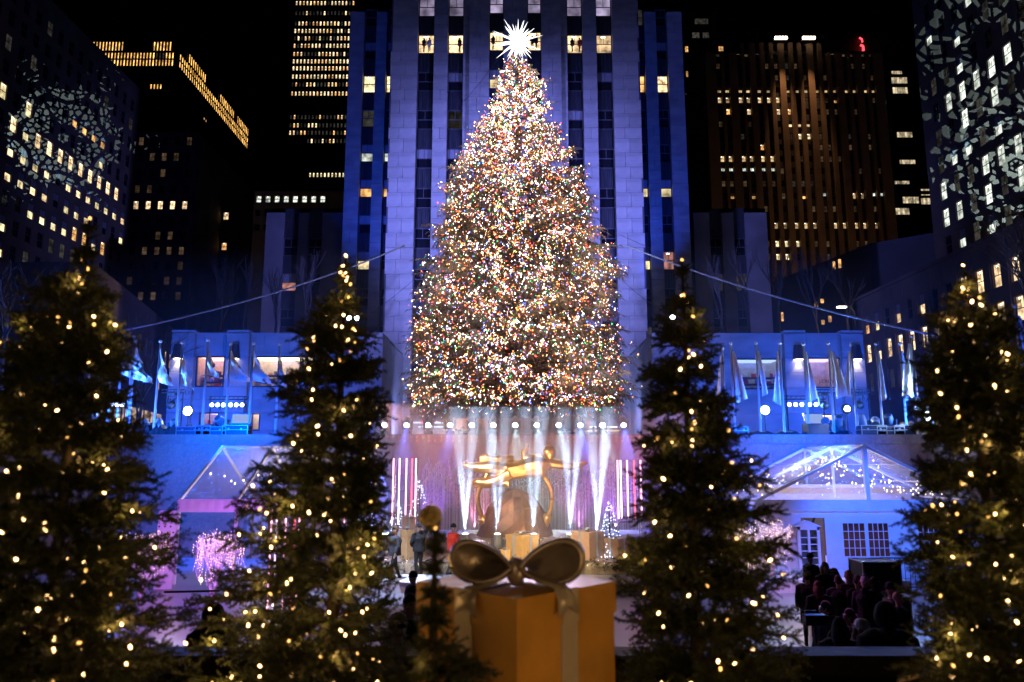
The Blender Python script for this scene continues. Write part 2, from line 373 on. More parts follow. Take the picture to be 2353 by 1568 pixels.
# metal spandrels with upright fins, recessed between the piers
def spandrel(w,h):
    b=MB(); b.bx(-w/2,w/2,0,.1,0,h)
    for q in (-.36,-.12,.12,.36): b.bx(q*w-.05,q*w+.05,-.09,0,.1,h-.1)
    b.bx(-w/2,w/2,-.05,0,0,.09); b.bx(-w/2,w/2,-.05,0,h-.09,h)
    return b.mesh('spandrel',spand)
spm={}
def wpick_front(k,i):
    if k==0: return 'Lw'
    if k==-1: return 'Lb'
    if k==-2: return 'Lw'
    return {(1,1):'blind',(1,3):'UH',(2,1):'dim',(3,0):'blind',(4,1):'Hc',(3,1):'blind'}.get((k,i),'dark') if (k,i)!=(1,3) else 'blind'
for si,(WW,Y) in enumerate(((FW,Yf),(CW,Yc),(SW,Ys))):
    for i,(x0,x1) in enumerate(WW):
        for kk,sill in enumerate(SILL):
            k=kk-2; w=x1-x0
            if sill<11.5 and si<2: continue
            if si==2: v={(0,0):'Ly',(0,1):'Ly',(0,2):'Lo',(0,3):'Lw',(2,0):'Hc',(2,1):'Hc',(3,0):'Ho',(3,1):'Ho',(3,2):'Hy',(3,3):'Hy',(-1,0):'blind',(-1,3):'blind',(5,0):'Hy',(5,2):'Hy',(5,3):'Lr',(4,3):'dark',(6,0):'dark',(7,3):'Hb' if 0 else 'blind'}.get((k,i),'dark')
            elif si==1: v='Lw' if k==0 else 'Lb' if k==-1 else 'Hy' if (k==1 and i==0) else 'dark'
            else: v=wpick_front(k,i)
            if v=='dark' and R.random()<.16: v=R.choice(['blind','dim'])
            link('window',winmesh(w-.02,2.0,v),tower,((x0+x1)/2,Y+.62-68,sill-PZ))
            h=2.04
            if (round(w,2)) not in spm: spm[round(w,2)]=spandrel(w-.02,h-.03)
            link('spandrel',spm[round(w,2)],tower,((x0+x1)/2,Y+.5-68,sill-2.03-PZ))
# entrance storey behind the big tree: bronze framed glazing with blue-white reflections put in as glowing bars
bronze=mat('bronze',(.42,.27,.12),.35,.85,noise=.2,scale=3); refl_bar=glow('entrance_reflection',(.62,.74,1),3.2,rand=.5); barw=glow('entrance_lit_room',(1,.72,.38),1.2)
for x0,x1 in ((-9.3,-5.0),(5.6,9.9)):
    for z in (5.3,8.3):
        b=MB(); b.bx(x0,x1,67.85,67.95,z,z+2.9,0)
        n=4
        for i in range(n+1): xx=x0+(x1-x0)*i/n; b.bx(xx-.05,xx+.05,67.68,67.86,z,z+2.9,0)
        for q in range(7): b.bx(x0+R.uniform(0,.8),x1-R.uniform(0,1.4),67.80,67.845,z+.25+q*.37,z+.25+q*.37+R.choice([.05,.10,.14]),R.choice([1,1,2,0]))
        W(b.build('entrance_window',[bronze,refl_bar,barw],tower))
b=MB(); b.bx(-4.2,4.85,67.6,68.3,PZ,10.85,0)
for i in range(9): b.bx(-3.9+i*.98,-3.5+i*.98,67.45,67.6,5.4,10.4,0)
W(b.build('entrance_screen',bronze,tower))
# side return and flanking lower masses
for s,(u0,u1,Y,nm,ed) in enumerate(((607,790,80,'dark blue-lit annex between the low wing and the pale tower, behind bare birches',((648,682),(705,737))),
                      (1597,1767,80,'dark blue-lit annex of stone piers in front of the brown skyscraper',((1634,1662),(1690,1717))))):
    x0=P(u0,640,Y).x; x1=P(u1,640,Y).x; zt=P(0,507,Y).z
    t=thing('annex',nm,'building',((x0+x1)/2,Y,PZ))
    t0=Vector(t.location)
    cols=[(P(a,640,Y).x-x0,P(c,640,Y).x-x0) for a,c in ed]
    rws=[]; z=P(0,588,Y).z
    while z>PZ+2: rws.append((z,z+2.0)); z-=4.04
    rws.append((P(0,588,Y).z+4.04,P(0,588,Y).z+5.5))
    lit={(0,3):'Hr',(0,1):'Uy',(1,1):'Uy'} if s==0 else {(0,3):'dim',(1,3):'dim',(0,1):'Uw',(1,1):'Uw'}
    facade(t,(x0,Y),(x1,Y),PZ,zt,cols,rws,lambda i,j:lit.get((i,j),'dark'),spand,.25)
    b=MB(); b.bx(x0,x1,Y+1,Y+12,PZ,zt)
    for a,c in [(0,cols[0][0]),(cols[0][1],cols[1][0]),(cols[1][1],x1-x0)]: b.bx(x0+a,x0+c,Y-.35,Y-.003,PZ,zt+.8)
    b.build('pier_mass',annexst,t)
    for ch in t.children: W(ch) if ch.name.startswith(('wall','pier')) else setattr(ch,'location',ch.location-t0)

# ============================================================ FAR BUILDINGS
def far(name,label,loc,fn,cat='building'):
    t=thing(name,label,cat,loc); fn(t)
    for ch in list(t.children):
        if ch.data and ch.type=='MESH':
            if ch.location.length==0: ch.matrix_parent_inverse=Matrix.Translation(-Vector(loc))
            else: ch.location=ch.location-Vector(loc)
    return t
def flo(t):
    flush_over(t)
# --- pale office block on the south side, snowflake light thrown on it
def f(t):
    Y1=118.6; zc=[46.72+3.3*k for k in range(-12,6)]
    rws=[(z-1.05,z+1.05) for z in zc]
    cols=[]; y=116.9
    while y>74: cols.append((Y1-y-.62,Y1-y+.62)); y-=2.5
    cols=[(a+0,b_) for a,b_ in cols]
    def pick(i,j):
        k=j-12; yy=116.9-2.5*i
        # (i: 0 far .. 17 near)
        if k==0: return 'Lw' if 1<=i<=9 or i in(11,) else R.choice(['Hy','dark'])
        if k==2: return 'Ho' if i in (3,4,5,6) else 'dark'
        if k==1: return 'Ly' if i in (10,12) else ('Hy' if i in(3,) else 'dark')
        if k in (-1,-2): return R.choice(['Hy','Hw','dark','blind']) if i<12 else R.choice(['dark','Lo'])
        if k==-3: return R.choice(['Hy','dark','Lo','dark'])
        if k in (-4,-5): return R.choice(['dark','dark','dim','Hy'])
        if k<-5: return R.choice(['dark','dark','Lo','dim','Lw','dark'])
        return R.choice(['dark','dark','dark','dim'])
    # face looks toward +x: left to right seen from outside = far (larger y) is on the right
    colr=[( (Y1-70)-c1,(Y1-70)-c0) for c0,c1 in cols]
    n=len(cols)
    facade(t,(-64,70),(-64,Y1),PZ,66.5,colr,rws,lambda i,j:pick(n-1-i,j),dark,.3)
    b=MB(); b.bx(-84,-64.62,70,Y1,PZ,66.5); b.bx(-64.6,-63.9,70,Y1,66.5,67.1); b.bx(-84,-64.0,Y1,Y1+.3,PZ,66.5); b.build('body',dark,t)
    flo(t)
far('office_block','stone office block with snowflake light thrown across its many small windows',(-66,95,PZ),f)
# --- dark low block below it
def f(t):
    cols=[]; 
    A=Vector((P(205,700,72).x,72)); B=Vector((P(402,756,110).x,110)); Lg=(B-A).length
    zt=P(402,756,110).z
    s=2
    while s<Lg-2: cols.append((s,s+1.3)); s+=2.9
    facade(t,A,B,PZ,zt,cols,[(zt-6.2,zt-4.0),(zt-2.9-7,zt-7.8)],lambda i,j:R.choice(['dark','dim','Lo','dark','dark']) if i<len(cols)-2 else ('Lo' if j else 'dark'),dark,.3)
    cs=[(k*3.4+1.0,k*3.4+3.6) for k in range(int(Lg/3.4)-1)]
    b=MB()
    U=(B-A).normalized(); N=Vector((U.y,-U.x))
    for a,c in cs[-9:]:
        for z0,z1 in ((PZ+.3,PZ+2.7),(PZ+3.1,PZ+5.3)):
            q0=A+U*a+N*.06; q1=A+U*c+N*.06
            b.quad((q0.x,q0.y,z0),(q1.x,q1.y,z0),(q1.x,q1.y,z1),(q0.x,q0.y,z1))
            bb=MB(); bb.v=b.v; bb.f=b.f; bb.m=b.m; bb.build('shop_window',glow('shop_warm',(1,.68,.42),.55,rand=.3,tex=.5),t); b=MB()
    b=MB(); b.v=[]; A3=A; 
    b.add([(A.x-14,A.y,PZ),(A.x-.35,A.y,PZ),(B.x-.35,B.y,PZ),(B.x-14,B.y,PZ),(A.x-14,A.y,zt),(A.x-.35,A.y,zt),(B.x-.35,B.y,zt),(B.x-14,B.y,zt)],[(0,3,2,1),(4,5,6,7),(0,1,5,4),(1,2,6,5),(2,3,7,6),(3,0,4,7)]); b.build('body',dark,t)
far('street_block','low dark stone block with lit shop fronts behind the bare street tree and flagpoles',(-55,90,PZ),f)
# --- dark stone mass with a row of lit windows, stepped, behind
def f(t):
    Y=150
    def xx(u): return P(u,470,Y).x
    x0,x1=xx(296),xx(448); zt=P(0,303,Y).z
    cols=[(xx(306+28*i)-x0,xx(306+28*i+12)-x0) for i in range(5)]
    rws=[]; v=481
    for v0 in (334,370,407,444,481,516,551,586,620,655,690): rws.append((P(0,v0,Y).z,P(0,v0-19,Y).z))
    rws.sort()
    iz={5+1:0}
    def pick(i,j):
        if j==6: return 'Lw'
        return 'dark' if R.random()<.6 else 'faint'
    facade(t,(x0,Y),(x1,Y),PZ,zt,cols,rws,pick,dark,.3,mull=1)
    e=P(500,480,178)
    Lg=(Vector((e.x,178))-Vector((x1,Y))).length
    cs=[(k*3.6+1,k*3.6+2.6) for k in range(int(Lg/3.6))]
    facade(t,(x1,Y),(e.x,178),PZ,zt-3,cs,rws[:-1],lambda i,j:'Lo' if j==6 and i<5 else R.choice(['dark','dark','dark','dim','Hy']),dark,.3,wname='side_wall')
    b=MB(); b.bx(x0-20,x1-.4,Y+.7,Y+30,PZ,zt-.2); b.build('body',dark,t)
far('stepped_block','near-black stone block with one row of five bright windows below the amber banded tower',(-66,150,PZ),f)
def f(t):
    Y=165
    def xx(u): return P(u,470,Y).x
    x0,x1=xx(448),xx(548); zt=P(0,440,Y).z
    cols=[(xx(489+26*i)-x0,xx(489+26*i+12)-x0) for i in range(2)]
    rws=[(P(0,v0,Y).z,P(0,v0-17,Y).z) for v0 in (505,540,575,610,650)]; rws.sort()
    facade(t,(x0,Y),(x1,Y),PZ,zt,cols,rws,lambda i,j:'Lw' if j==4 else ('Lo' if (i,j)==(1,2) else 'dark'),dark,.3)
    e=P(613,500,205); Lg=(Vector((e.x,205))-Vector((x1,Y))).length
    cs=[(k*4.3+1,k*4.3+2.8) for k in range(int(Lg/4.3))]
    facade(t,(x1,Y),(e.x,205),PZ,zt+1,cs,[(r0,r1) for r0,r1 in rws],lambda i,j:R.choice(['Hw','Lw','Hy']) if j==4 else R.choice(['dark','dark','dark','Hy']),dark,.3,wname='side_wall')
    b=MB(); b.bx(x0,x1-.4,Y+.7,Y+40,PZ,zt-.2); b.build('body',dark,t)
far('corner_block','dark corner block whose receding side shows a slanting row of small bright windows',(-55,165,PZ),f)
# --- slab tower with amber bands
def f(t):
    A=P(205,120,200); C=P(412,120,200); D=P(572,312,259)
    z88=P(0,131,200).z
    v2z=lambda v:P(0,v,200).z
    rws=sorted([(v2z(v1),v2z(v0)) for v0,v1 in ((97,117),(122,135),(138,152),(194,205),(216,224),(270,281))])
    Lg=C.x-A.x; n=26
    cols=[(1+ (Lg-2)/n*i,1+(Lg-2)/n*i+(Lg-2)/n*.48) for i in range(n)]
    def pick(i,j):
        if j==5: return 'La' if i<10 or 19<=i<=24 else None
        if j in (4,3): return 'La' if R.random()<.96 else 'dim'
        if j==2: return 'La' if 19<=i<=22 else None
        if j==1: return 'Lo' if 10<=i<=14 else None
        return 'Lc' if 12<=i<=15 else None
    mull=0
    facade(t,(A.x,200),(C.x,200),PZ,P(0,45,200).z,cols,rws,pick,mat('black_stone',(.035,.03,.028),.7,noise=.3,scale=.2),.12,mull=0,rail=False)
    Ls=(Vector((D.x,259))-Vector((C.x,200))).length; n2=40
    cs=[(.6+(Ls-1)/n2*i,.6+(Ls-1)/n2*i+(Ls-1)/n2*.45) for i in range(n2)]
    def pick2(i,j):
        if j in (4,3): return 'La'
        if j==5: return 'La' if (4<=i<=12 or 21<=i<=29 or i>31) else None
        return 'Ho' if R.random()<.05 else None
    facade(t,(C.x,200),(D.x,259),PZ,P(0,45,200).z,cs,rws,pick2,MATS['black_stone'],.12,mull=0,rail=False,wname='side_wall')
    fin=MB()
    for a,c in cols: fin.bx(A.x+c+.05,A.x+c+.3,199.6,200,PZ+20,P(0,45,200).z)
    stuff(fin.build('upright_fins',MATS['black_stone'],t))
    flo(t)
far('slab_tower','black office tower with glowing amber bands of narrow windows wrapping round its corner','',f) if 0 else far('slab_tower','black office tower with glowing amber bands of narrow windows wrapping round its corner',(-105,215,PZ),f,'skyscraper')
# --- the tall narrow lit tower beside the central one
def f(t):
    Y=210; x0=P(664,250,Y).x; x1=P(812,250,Y).x; Lg=x1-x0; n=17
    cols=[(.4+(Lg-.8)/n*i,.4+(Lg-.8)/n*i+(Lg-.8)/n*.5) for i in range(n)]
    vs=[2,25,49,66,83,100,119,136,152,171,189,210,264,283,300,319,397]
    rws=sorted([(P(0,v+10,Y).z,P(0,v,Y).z) for v in vs]); nr=len(rws)
    dens=dict(zip(range(nr),[.95,.7,.5,.7,.05,.95,.95,.95,.95,.65,.95,.75,.75,.75,.7,.45,.9]))
    dens={nr-1:.9,nr-2:.45,nr-3:.5,nr-4:.7,nr-5:.55,nr-6:.85,nr-7:.6,nr-8:.97,nr-9:.97,nr-10:.97,nr-11:.4,nr-12:.97,nr-13:.15,nr-14:.4,nr-15:.5,nr-16:.35,nr-17:0}
    def pick(i,j):
        if j==0: return 'Ly' if i>=6 else None
        if j in (1,) and i<5: return None
        return R.choice(['Lw','Ly','Lo']) if R.random()<dens.get(j,.5) else 'dim'
    facade(t,(x0,Y),(x1,Y),PZ,190,cols,rws,pick,MATS['black_stone'],.4,mull=0,rail=False)
    b=MB(); b.bx(x0+.4,x1,Y+.8,Y+30,PZ,190); b.build('body',MATS['black_stone'],t)
    flo(t)
far('lit_tower','tall black tower packed with rows of small warm windows beside the pale tower',(-40,210,PZ),f,'skyscraper')
def f(t):
    Y=120; x0=P(583,480,Y).x; x1=P(790,480,Y).x; zt=P(0,440,Y).z
    cols=[(P(588+21*i,458,Y).x-x0,P(588+21*i+12,458,Y).x-x0) for i in range(8)]
    rws=sorted([(P(0,v+15,Y).z,P(0,v,Y).z) for v in (450,482,515)])
    facade(t,(x0,Y),(x1,Y),PZ,zt,cols,rws,lambda i,j:('Lc' if j==2 else 'dark'),dark,.4)
    b=MB(); b.bx(x0,x1,Y+.75,Y+12,PZ,zt-.1)
    b.build('body',dark,t)
far('terrace_block','dark block with a single row of eight cool white windows near its roof',(-30,120,PZ),f)
# --- brown pier skyscraper
def f(t):
    Y=190; ux=[250,305,395,448,525,588,650,725,787,847,925,985,1045,1125,1180,1258,1310,1345]
    xs=[P(1569.6+u*.3335,228,Y).x for u in ux]; x0=P(1622,228,Y).x; x1=P(2032,228,Y).x
    cols=[(x-x0-.66,x-x0+.66) for x in xs[:-1]]
    ys=[372,455,535,620,690,770,855,940,1015,1095,1178,1265,1350,1440,1555,1680,1770]
    zc=[P(1800,y*.3335,Y).z for y in ys]; rws=sorted([(z-.85,z+.85) for z in zc]); nr=len(rws)
    lit={}
    def S(r,idx,v):
        for i in idx: lit[(i,nr-1-r)]=v
    S(0,(2,),'Uw');S(0,(4,),'Uc');S(0,(12,),'Uy');S(1,(7,),'dim');S(2,(7,),'dim');S(3,[0,1,2,3,4,5,7,8,9,10,11,12,13,14,15,16],'Ht');S(4,range(0,7),'Lt');S(4,(12,),'Ho');S(5,(3,6),'Lw');S(5,(7,1),'Lo');S(6,(7,8,9),'Hw')
    S(7,(8,9),'Ly');S(7,(2,13),'dim');S(8,(4,),'Lo');S(9,(0,1,2,3,4,5),'Lt');S(10,(0,1,2,3,4,5),'Uc');S(11,(7,8,9),'dim');S(12,(1,3,8),'Ho');S(12,(13,14),'Lt');S(12,(10,15,16),'Uc')
    S(14,(0,5,6,7,8,9,11,12,13,14,15),'Lt');S(15,(5,6,7),'Ly');S(16,(5,6),'Ly')
    facade(t,(x0,Y),(x1,Y),PZ,P(0,125,Y).z,cols,rws,lambda i,j:lit.get((i,j),'faint' if R.random()<.3 else 'dark'),MATS['black_stone'],.5)
    zt=P(0,125,Y).z; b=MB()
    e=[0]+[c for cc in cols for c in cc]+[x1-x0]
    for k in range(0,len(e),2):
        if e[k+1]-e[k]>.3:
            bb=MB(); bb.bx(x0+e[k],x0+e[k+1],Y-.9,Y-.01,PZ,zt+(3 if 5<k<24 else 0)); bb.build('pier',brownst,t)
    bb=MB(); bb.bx(x0+.3,x1-.3,Y+.9,Y+40,PZ,zt); bb.build('body',brownst,t)
    A=P(1588,300,240); Ls=(Vector((A.x,240))-Vector((x0,Y))).length
    cs=[(k*4.2+1,k*4.2+3.2) for k in range(int(Ls/4.2))]
    facade(t,(A.x,240),(x0,Y),PZ,zt,cs,rws,lambda i,j:R.choice(['Lo','Lw','dark','dark','dark','dark']),brownst,.5,wname='side_wall')
    flo(t)
    for u in (1793,1857):
        p=P(u,93,Y-1.2)
        b=MB(); b.bx(p.x-1.9,p.x+1.9,p.y-.3,p.y+2,p.z-.2,p.z+.1,0)
        for q in (-1.3,-.4,.5,1.4): b.box((p.x+q,p.y-.5,p.z+.45),(.7,.5,.6),1)
        b.build('roof_floodlight',[black,glow('roof_flood_glow',(1,.78,.5),14)],t)
        lamp('SPOT',(p.x,p.y-2.6,p.z+.4),(p.x,Y-1,p.z-32),32000,(1,.55,.25),.3,26,.9,'roof_lamp')
far('brown_skyscraper','broad brown stone skyscraper with two bright floodlights on its roof',(70,190,PZ),f,'skyscraper')
def f(t):
    Y=230; x0=P(2042,350,Y).x; x1=P(2150,350,Y).x
    zt=P(0,150,Y).z
    b=MB(); b.bx(x0,x1,Y,Y+25,PZ,zt); b.build('body',MATS['black_stone'],t)
    band=glow('office_band',(1,.8,.5),.55,rand=.5,tex=.6)
    for k,(u0,u1,v) in enumerate([(2049,2085,185),(2052,2086,208),(2062,2097,311),(2068,2104,375),(2056,2090,416),(2075,2112,460),(2058,2090,486),(2117,2147,442),(2117,2147,463),(2049,2073,167)]):
        for q in range(6):
            a=u0+(u1-u0)*q/6; c=u0+(u1-u0)*(q+.86)/6; m=MB(); p=P(a,v,Y-.1); p2=P(c,v,Y-.1); h=2.1 if k not in (9,) else 1
            m.bx(p.x,p2.x,Y-.12,Y-.02,p.z-h/2,p.z+h/2); m.build('window',band,t)
    for k in range(22): m=MB(); m.bx(x0,x1,Y-.35,Y,PZ+20+k*4.6,PZ+21.2+k*4.6); m.build('floor_band',MATS['black_stone'],t)
far('banded_office','dark office building with short horizontal strips of lit windows behind the brown skyscraper',(115,230,PZ),f)
def f(t):
    Y=240; x0=P(1570,80,Y).x; x1=P(1650,80,Y).x
    b=MB(); b.bx(x0,x1,Y,Y+20,PZ,P(0,28,Y).z); b.build('body',MATS['black_stone'],t)
    for u,v,wd in [(1612,49,30),(1599,81,16),(1622,81,14),(1657,113,10),(1578,113,6),(1579,222,6),(1580,242,6),(1581,307,5),(1579,170,4)]:
        p=P(u,v,Y-.2); m=MB(); wm=wd/1700*Y*1.1; m.bx(p.x-wm/2,p.x+wm/2,Y-.15,Y-.02,p.z-1,p.z+1); m.build('window',litdim if wd>12 else lito,t)
far('shadowed_tower','almost black tower with a few faint windows just beside the pale tower',(60,240,PZ),f,'skyscraper')
p=P(1976,105,260); t=thing('red_sign','small glowing red curved sign high on a black tower','sign',p)
b=MB(); b.tube([(0,0,3.2),(.9,0,2.6),(1,0,1.4)],.35,5); b.tube([(.2,0,.2),(1.1,0,-.2),(1.2,0,-1.8),(.3,0,-3.2)],.45,5); b.build('tube',glow('red_neon',(1,.06,.08),2.5),t)
b=MB(); b.bx(-20,20,1,20,-p.z+PZ,6); o=b.build('sign_tower',MATS['black_stone']); o.location=p; tag(o,'black tower carrying the small red sign','skyscraper')
# --- north side: pale block with snowflakes and the lower wing in front
def f(t):
    cols=[]; y=83.5
    while y>57: cols.append((y-.62,y+.62)); y-=2.6
    Y1=86.0; Y0=56
    # face looks toward -x: seen from outside left = far end
    cc=sorted([(Y1-b_,Y1-a) for a,b_ in cols])
    rws=sorted([(4+z-1.1,4+z+1.1) for z in [41.45+3.3*k for k in range(-6,5)]])
    def pick(i,j):
        k=j-6
        if k==0: return 'Lc' if i in (1,2,3,4) else ('Lc' if i==5 else 'dark')
        if k==-1: return 'Lc' if i in (2,4) else R.choice(['dim','dark'])
        if k==-3: return 'Lc' if i in (0,3,5,4) else 'dim'
        if k==-4: return R.choice(['Lc','dim'])
        return R.choice(['dark','dark','dim','Hc'])
    facade(t,(51,Y1),(51,Y0),24,66,cc,rws,pick,dark,.3)
    b=MB(); b.bx(51.6,70,Y0,Y1,24,66); b.bx(51,70,Y1-.02,Y1+.3,24,66); b.build('body',dark,t); flo(t)
far('setback_block','stone block set back above the lower wing, covered in large snowflake light patterns',(60,70,PZ),f)
def f(t):
    Y1=96; Y0=56; ys=[92.34-2.55*k for k in range(14)]
    cc=sorted([(Y1-y-.6,Y1-y+.6) for y in ys])
    rws=[(4+z-1.15,4+z+1.15) for z in (9.7,13.4,17.05)]
    def pick(i,j):
        if j==2: return 'Lw' if i>=8 else R.choice(['Hw','Hy','dark','Ho'])
        if j==1: return 'Lw' if i in (0,2,3,4,5,6,8,9,10) else R.choice(['Lw','Hw'])
        return R.choice(['dark','dim','Hw'])
    facade(t,(45,Y1),(45,Y0),PZ,24.6,cc,rws,pick,dark,.35)
    b=MB(); b.bx(45.7,62,Y0,Y1,PZ,24.5); b.bx(44.8,45.7,Y0,Y1,24.6,25.0)
    for k in range(15): b.bx(44.86,44.99,Y1-.2-2.55*k-.0-.35+.2,Y1-2.55*k-.15,PZ+6,24.2)
    b.build('body',dark,t)
    for k in range(11):
        m=MB(); y=Y1-3-k*3.4; m.quad((44.93,y,PZ+.3),(44.93,y-2.8,PZ+.3),(44.93,y-2.8,PZ+3.2),(44.93,y,PZ+3.2)); m.build('shop_window',glow('street_shop',(1,.8,.6),.45,rand=.6,tex=.7),t)
    m=textmesh('ANTHROPOLOGIE',.9,.02,whitefr); o=link('shop_sign',m,t,(44.9,78,PZ+3.9),(math.pi/2,0,-math.pi/2))
far('side_wing','grey stone wing of tall lit sash windows running back from the blue-lit flags',(52,76,PZ),f)
def f(t):
    v=[(P(1760,700,110).x,110),(P(1996,540,100).x,100),(P(2160,520,97).x,97),(P(2160,520,97).x+10,125),(P(1760,700,110).x,130)]
    z=[P(0,655,110).z,P(0,560,100).z,P(0,532,97).z,35,30]
    b=MB(); n=5; b.add([(x,y,PZ) for x,y in v]+[(x,y,zz) for (x,y),zz in zip(v,z)],[(0,1,6,5),(1,2,7,6),(2,3,8,7),(3,4,9,8),(4,0,5,9),(5,6,7,8,9)]); b.build('body',mat('night_stone',(.07,.065,.075),.9,noise=.2,scale=.2),t)
    for u,v_ in ((2123-1.5*0,0),):
        pass
    for u,v_,w_,h_ in ((1887,628,5,18),(1900,624,5,20),(1849,714,6,11),(1862,706,6,9),(1864,753,6,10),(1879,746,6,14),(1774,741,4,20)):
        Y=100 if u>1880 else 104; p=P(u,v_,Y); m=MB(); wm=w_/1700*Y*.5; hm=h_/1700*Y*.5; m.bx(p.x-wm,p.x+wm,Y-4.2,Y-4,p.z-hm,p.z+hm); m.build('window',lito,t)
far('sloping_block','unlit dark block with a stepped slanting roofline behind the bare rooftop trees',(50,108,PZ),f)
# ============================================================ LOW WINGS WITH SHOP WINDOWS
steel=mat('steel',(.5,.5,.52),.25,.9,noise=.1,scale=5)
def shopwin(t,x0,x1,z0,z1,Y,em,items,colr=(1,.3,.2),glassgl=.08):
    L0=Vector(t.location)
    b=MB(); f_=.09
    b.bx(x0,x1,Y-.12,Y+.05,z0,z0+f_); b.bx(x0,x1,Y-.12,Y+.05,z1-f_,z1); b.bx(x0,x0+f_,Y-.12,Y+.05,z0+f_,z1-f_); b.bx(x1-f_,x1,Y-.12,Y+.05,z0+f_,z1-f_)
    fr=b.build('window_frame',black,t); W(fr)
    g=MB(); g.bx(x0+f_,x1-f_,Y-.03,Y-.01,z0+f_,z1-f_); o=g.build('pane',clear('shop_glass',gl=glassgl,rough=.03),fr)
    b=MB(); d=2.6; b.quad((x0,Y+d,z0),(x1,Y+d,z0),(x1,Y+d,z1),(x0,Y+d,z1),0); b.quad((x0,Y,z0),(x0,Y+d,z0),(x0,Y+d,z1),(x0,Y,z1),0); b.quad((x1,Y,z0),(x1,Y+d,z0),(x1,Y+d,z1),(x1,Y,z1),0)
    b.quad((x0,Y,z0),(x1,Y,z0),(x1,Y+d,z0),(x0,Y+d,z0),0); b.quad((x0,Y,z1),(x1,Y,z1),(x1,Y+d,z1),(x0,Y+d,z1),1)
    W(b.build('shop_interior',[mat('shop_wall',(.6,.5,.42),.8,noise=.2,scale=3),em],t))
    if items:
        b=MB(); pal=[(.7,.04,.03),(.08,.08,.1),(.8,.7,.55),(.5,.25,.08),(.1,.25,.5)]
        mm=[mat('goods_%s'%c,pal[k],.6) for k,c in enumerate(('red','black','cream','tan','blue'))]
        z=z0+.02
        while z<z0+(z1-z0)*.55:
            x=x0+.15
            while x<x1-.2:
                w=R.uniform(.12,.4); h=R.uniform(.15,.42)
                if R.random()<.85: b.box((x+w/2,Y+R.uniform(.9,1.9),z+h/2),(w*.9,.25,h),R.randrange(5))
                x+=w
            b.bx(x0+.1,x1-.1,Y+.8,Y+2.2,z-.03,z,1); z+=.5
        W(stuff(b.build('shop_goods',mm,t)))
sconce_l=glow('sconce_glow',(1,.85,.6),10)
def wing(label,x0,x1,pil,wins,ztop,scon,textx,extra):
    t=thing('low_wing',label,'building',((x0+x1)/2,55,PZ)); L0=Vector(t.location)
    Y=55
    # stone face laid in slabs around the openings
    xs=sorted({x0,x1,*[w[0] for w in wins],*[w[1] for w in wins],*[p for q in pil for p in q]})
    zs=sorted({PZ,ztop-1.6,ztop-.1,*[w[2] for w in wins],*[w[3] for w in wins]})
    pm={}
    for a,c in zip(xs,xs[1:]):
        if c-a<.02: continue
        for z0,z1 in zip(zs,zs[1:]):
            mx,mz=(a+c)/2,(z0+z1)/2
            if z1-z0<.02 or any(w[0]<mx<w[1] and w[2]<mz<w[3] for w in wins): continue
            pr=.28 if any(p<mx<q for p,q in pil) else 0
            n=max(1,round((c-a)/1.9)); m_=max(1,round((z1-z0)/1.25))
            for i in range(n):
                for j in range(m_):
                    b=MB(); w_=(c-a)/n; h_=(z1-z0)/m_; b.bx(a+i*w_+.012,a+(i+1)*w_-.012,Y-pr,Y+.4,z0+j*h_+.012,z0+(j+1)*h_-.012); W(b.build('stone_slab',lime,t))
    b=MB(); b.bx(x0+.05,x1-.05,Y+3.2,Y+11,PZ,ztop-.2); b.bx(x0,x1,Y-.05,Y+11,ztop-.1,ztop)
    for w in wins: pass
    zz=sorted(wins,key=lambda w:w[0])
    b.bx(x0+.02,x0+.3,Y+.4,Y+3.2,PZ,ztop-.1); b.bx(x1-.3,x1-.02,Y+.4,Y+3.2,PZ,ztop-.1)
    for p,q in pil: b.bx(p,q,Y-.33,Y+.4,ztop,ztop+.16)
    W(b.build('roof',joint if 0 else lime2,t))
    for w in wins: shopwin(t,w[0],w[1],w[2],w[3],Y+.1,w[4],w[5])
    for u,v in scon:
        p=P(u,v,54.7)
        b=MB(); b.lathe([(.30,-.75),(.30,.0),(.42,.0),(.42,-.0)][:0] or [(.42,-.62),(.30,.45),(.02,.46)],10,(p.x,p.y-.1,p.z)); s=b.build('wall_sconce',black,t); W(s)
        b=MB(); b.lathe([(.02,-.63),(.36,-.63),(.36,-.60)],10,(p.x,p.y-.1,p.z)); o=b.build('lamp_glow',sconce_l,s)
        lamp('SPOT',(p.x,p.y-.12,p.z-.68),(p.x,p.y+.25,p.z-4),160,(1,.86,.66),.12,80,.6,'sconce_lamp')
    for r,(txt,zq) in enumerate((('ROCKEFELLER',0),('PLAZA',-.5))):
        me=textmesh(txt,.36,.01,black,spacing=1.25); o=link('lettering',me,t,(textx-L0.x,54.68-L0.y,P(0,908,55).z+zq-L0.z),(math.pi/2,0,0))
    return t
X=lambda u,v=850,Y=55:P(u,v,Y).x
Z=lambda v,Y=55:P(0,v,Y).z
warmceil=glow('shop_ceiling_warm',(1,.82,.6),4.5,'AUTO'); redceil=glow('shop_ceiling_red',(1,.55,.4),4,'AUTO'); lilac=glow('shop_ceiling_lilac',(.75,.55,.9),2.2,'AUTO'); bluec=glow('shop_ceiling_blue',(.35,.5,1),2.0,'AUTO')
wL=wing('low stone wing with lit shop windows behind the wind-blown flags',X(393),X(878),[(X(393),X(447)),(X(520),X(572))],
  [(X(450),X(516),Z(890),Z(819),redceil,True),(X(576),X(720),Z(890),Z(819),warmceil,True),(X(465),X(510),Z(990),Z(948),lilac,True),(X(584),X(604),Z(990),Z(950),warmceil,False)],Z(765),((411,806),(540,806)),X(412),None)
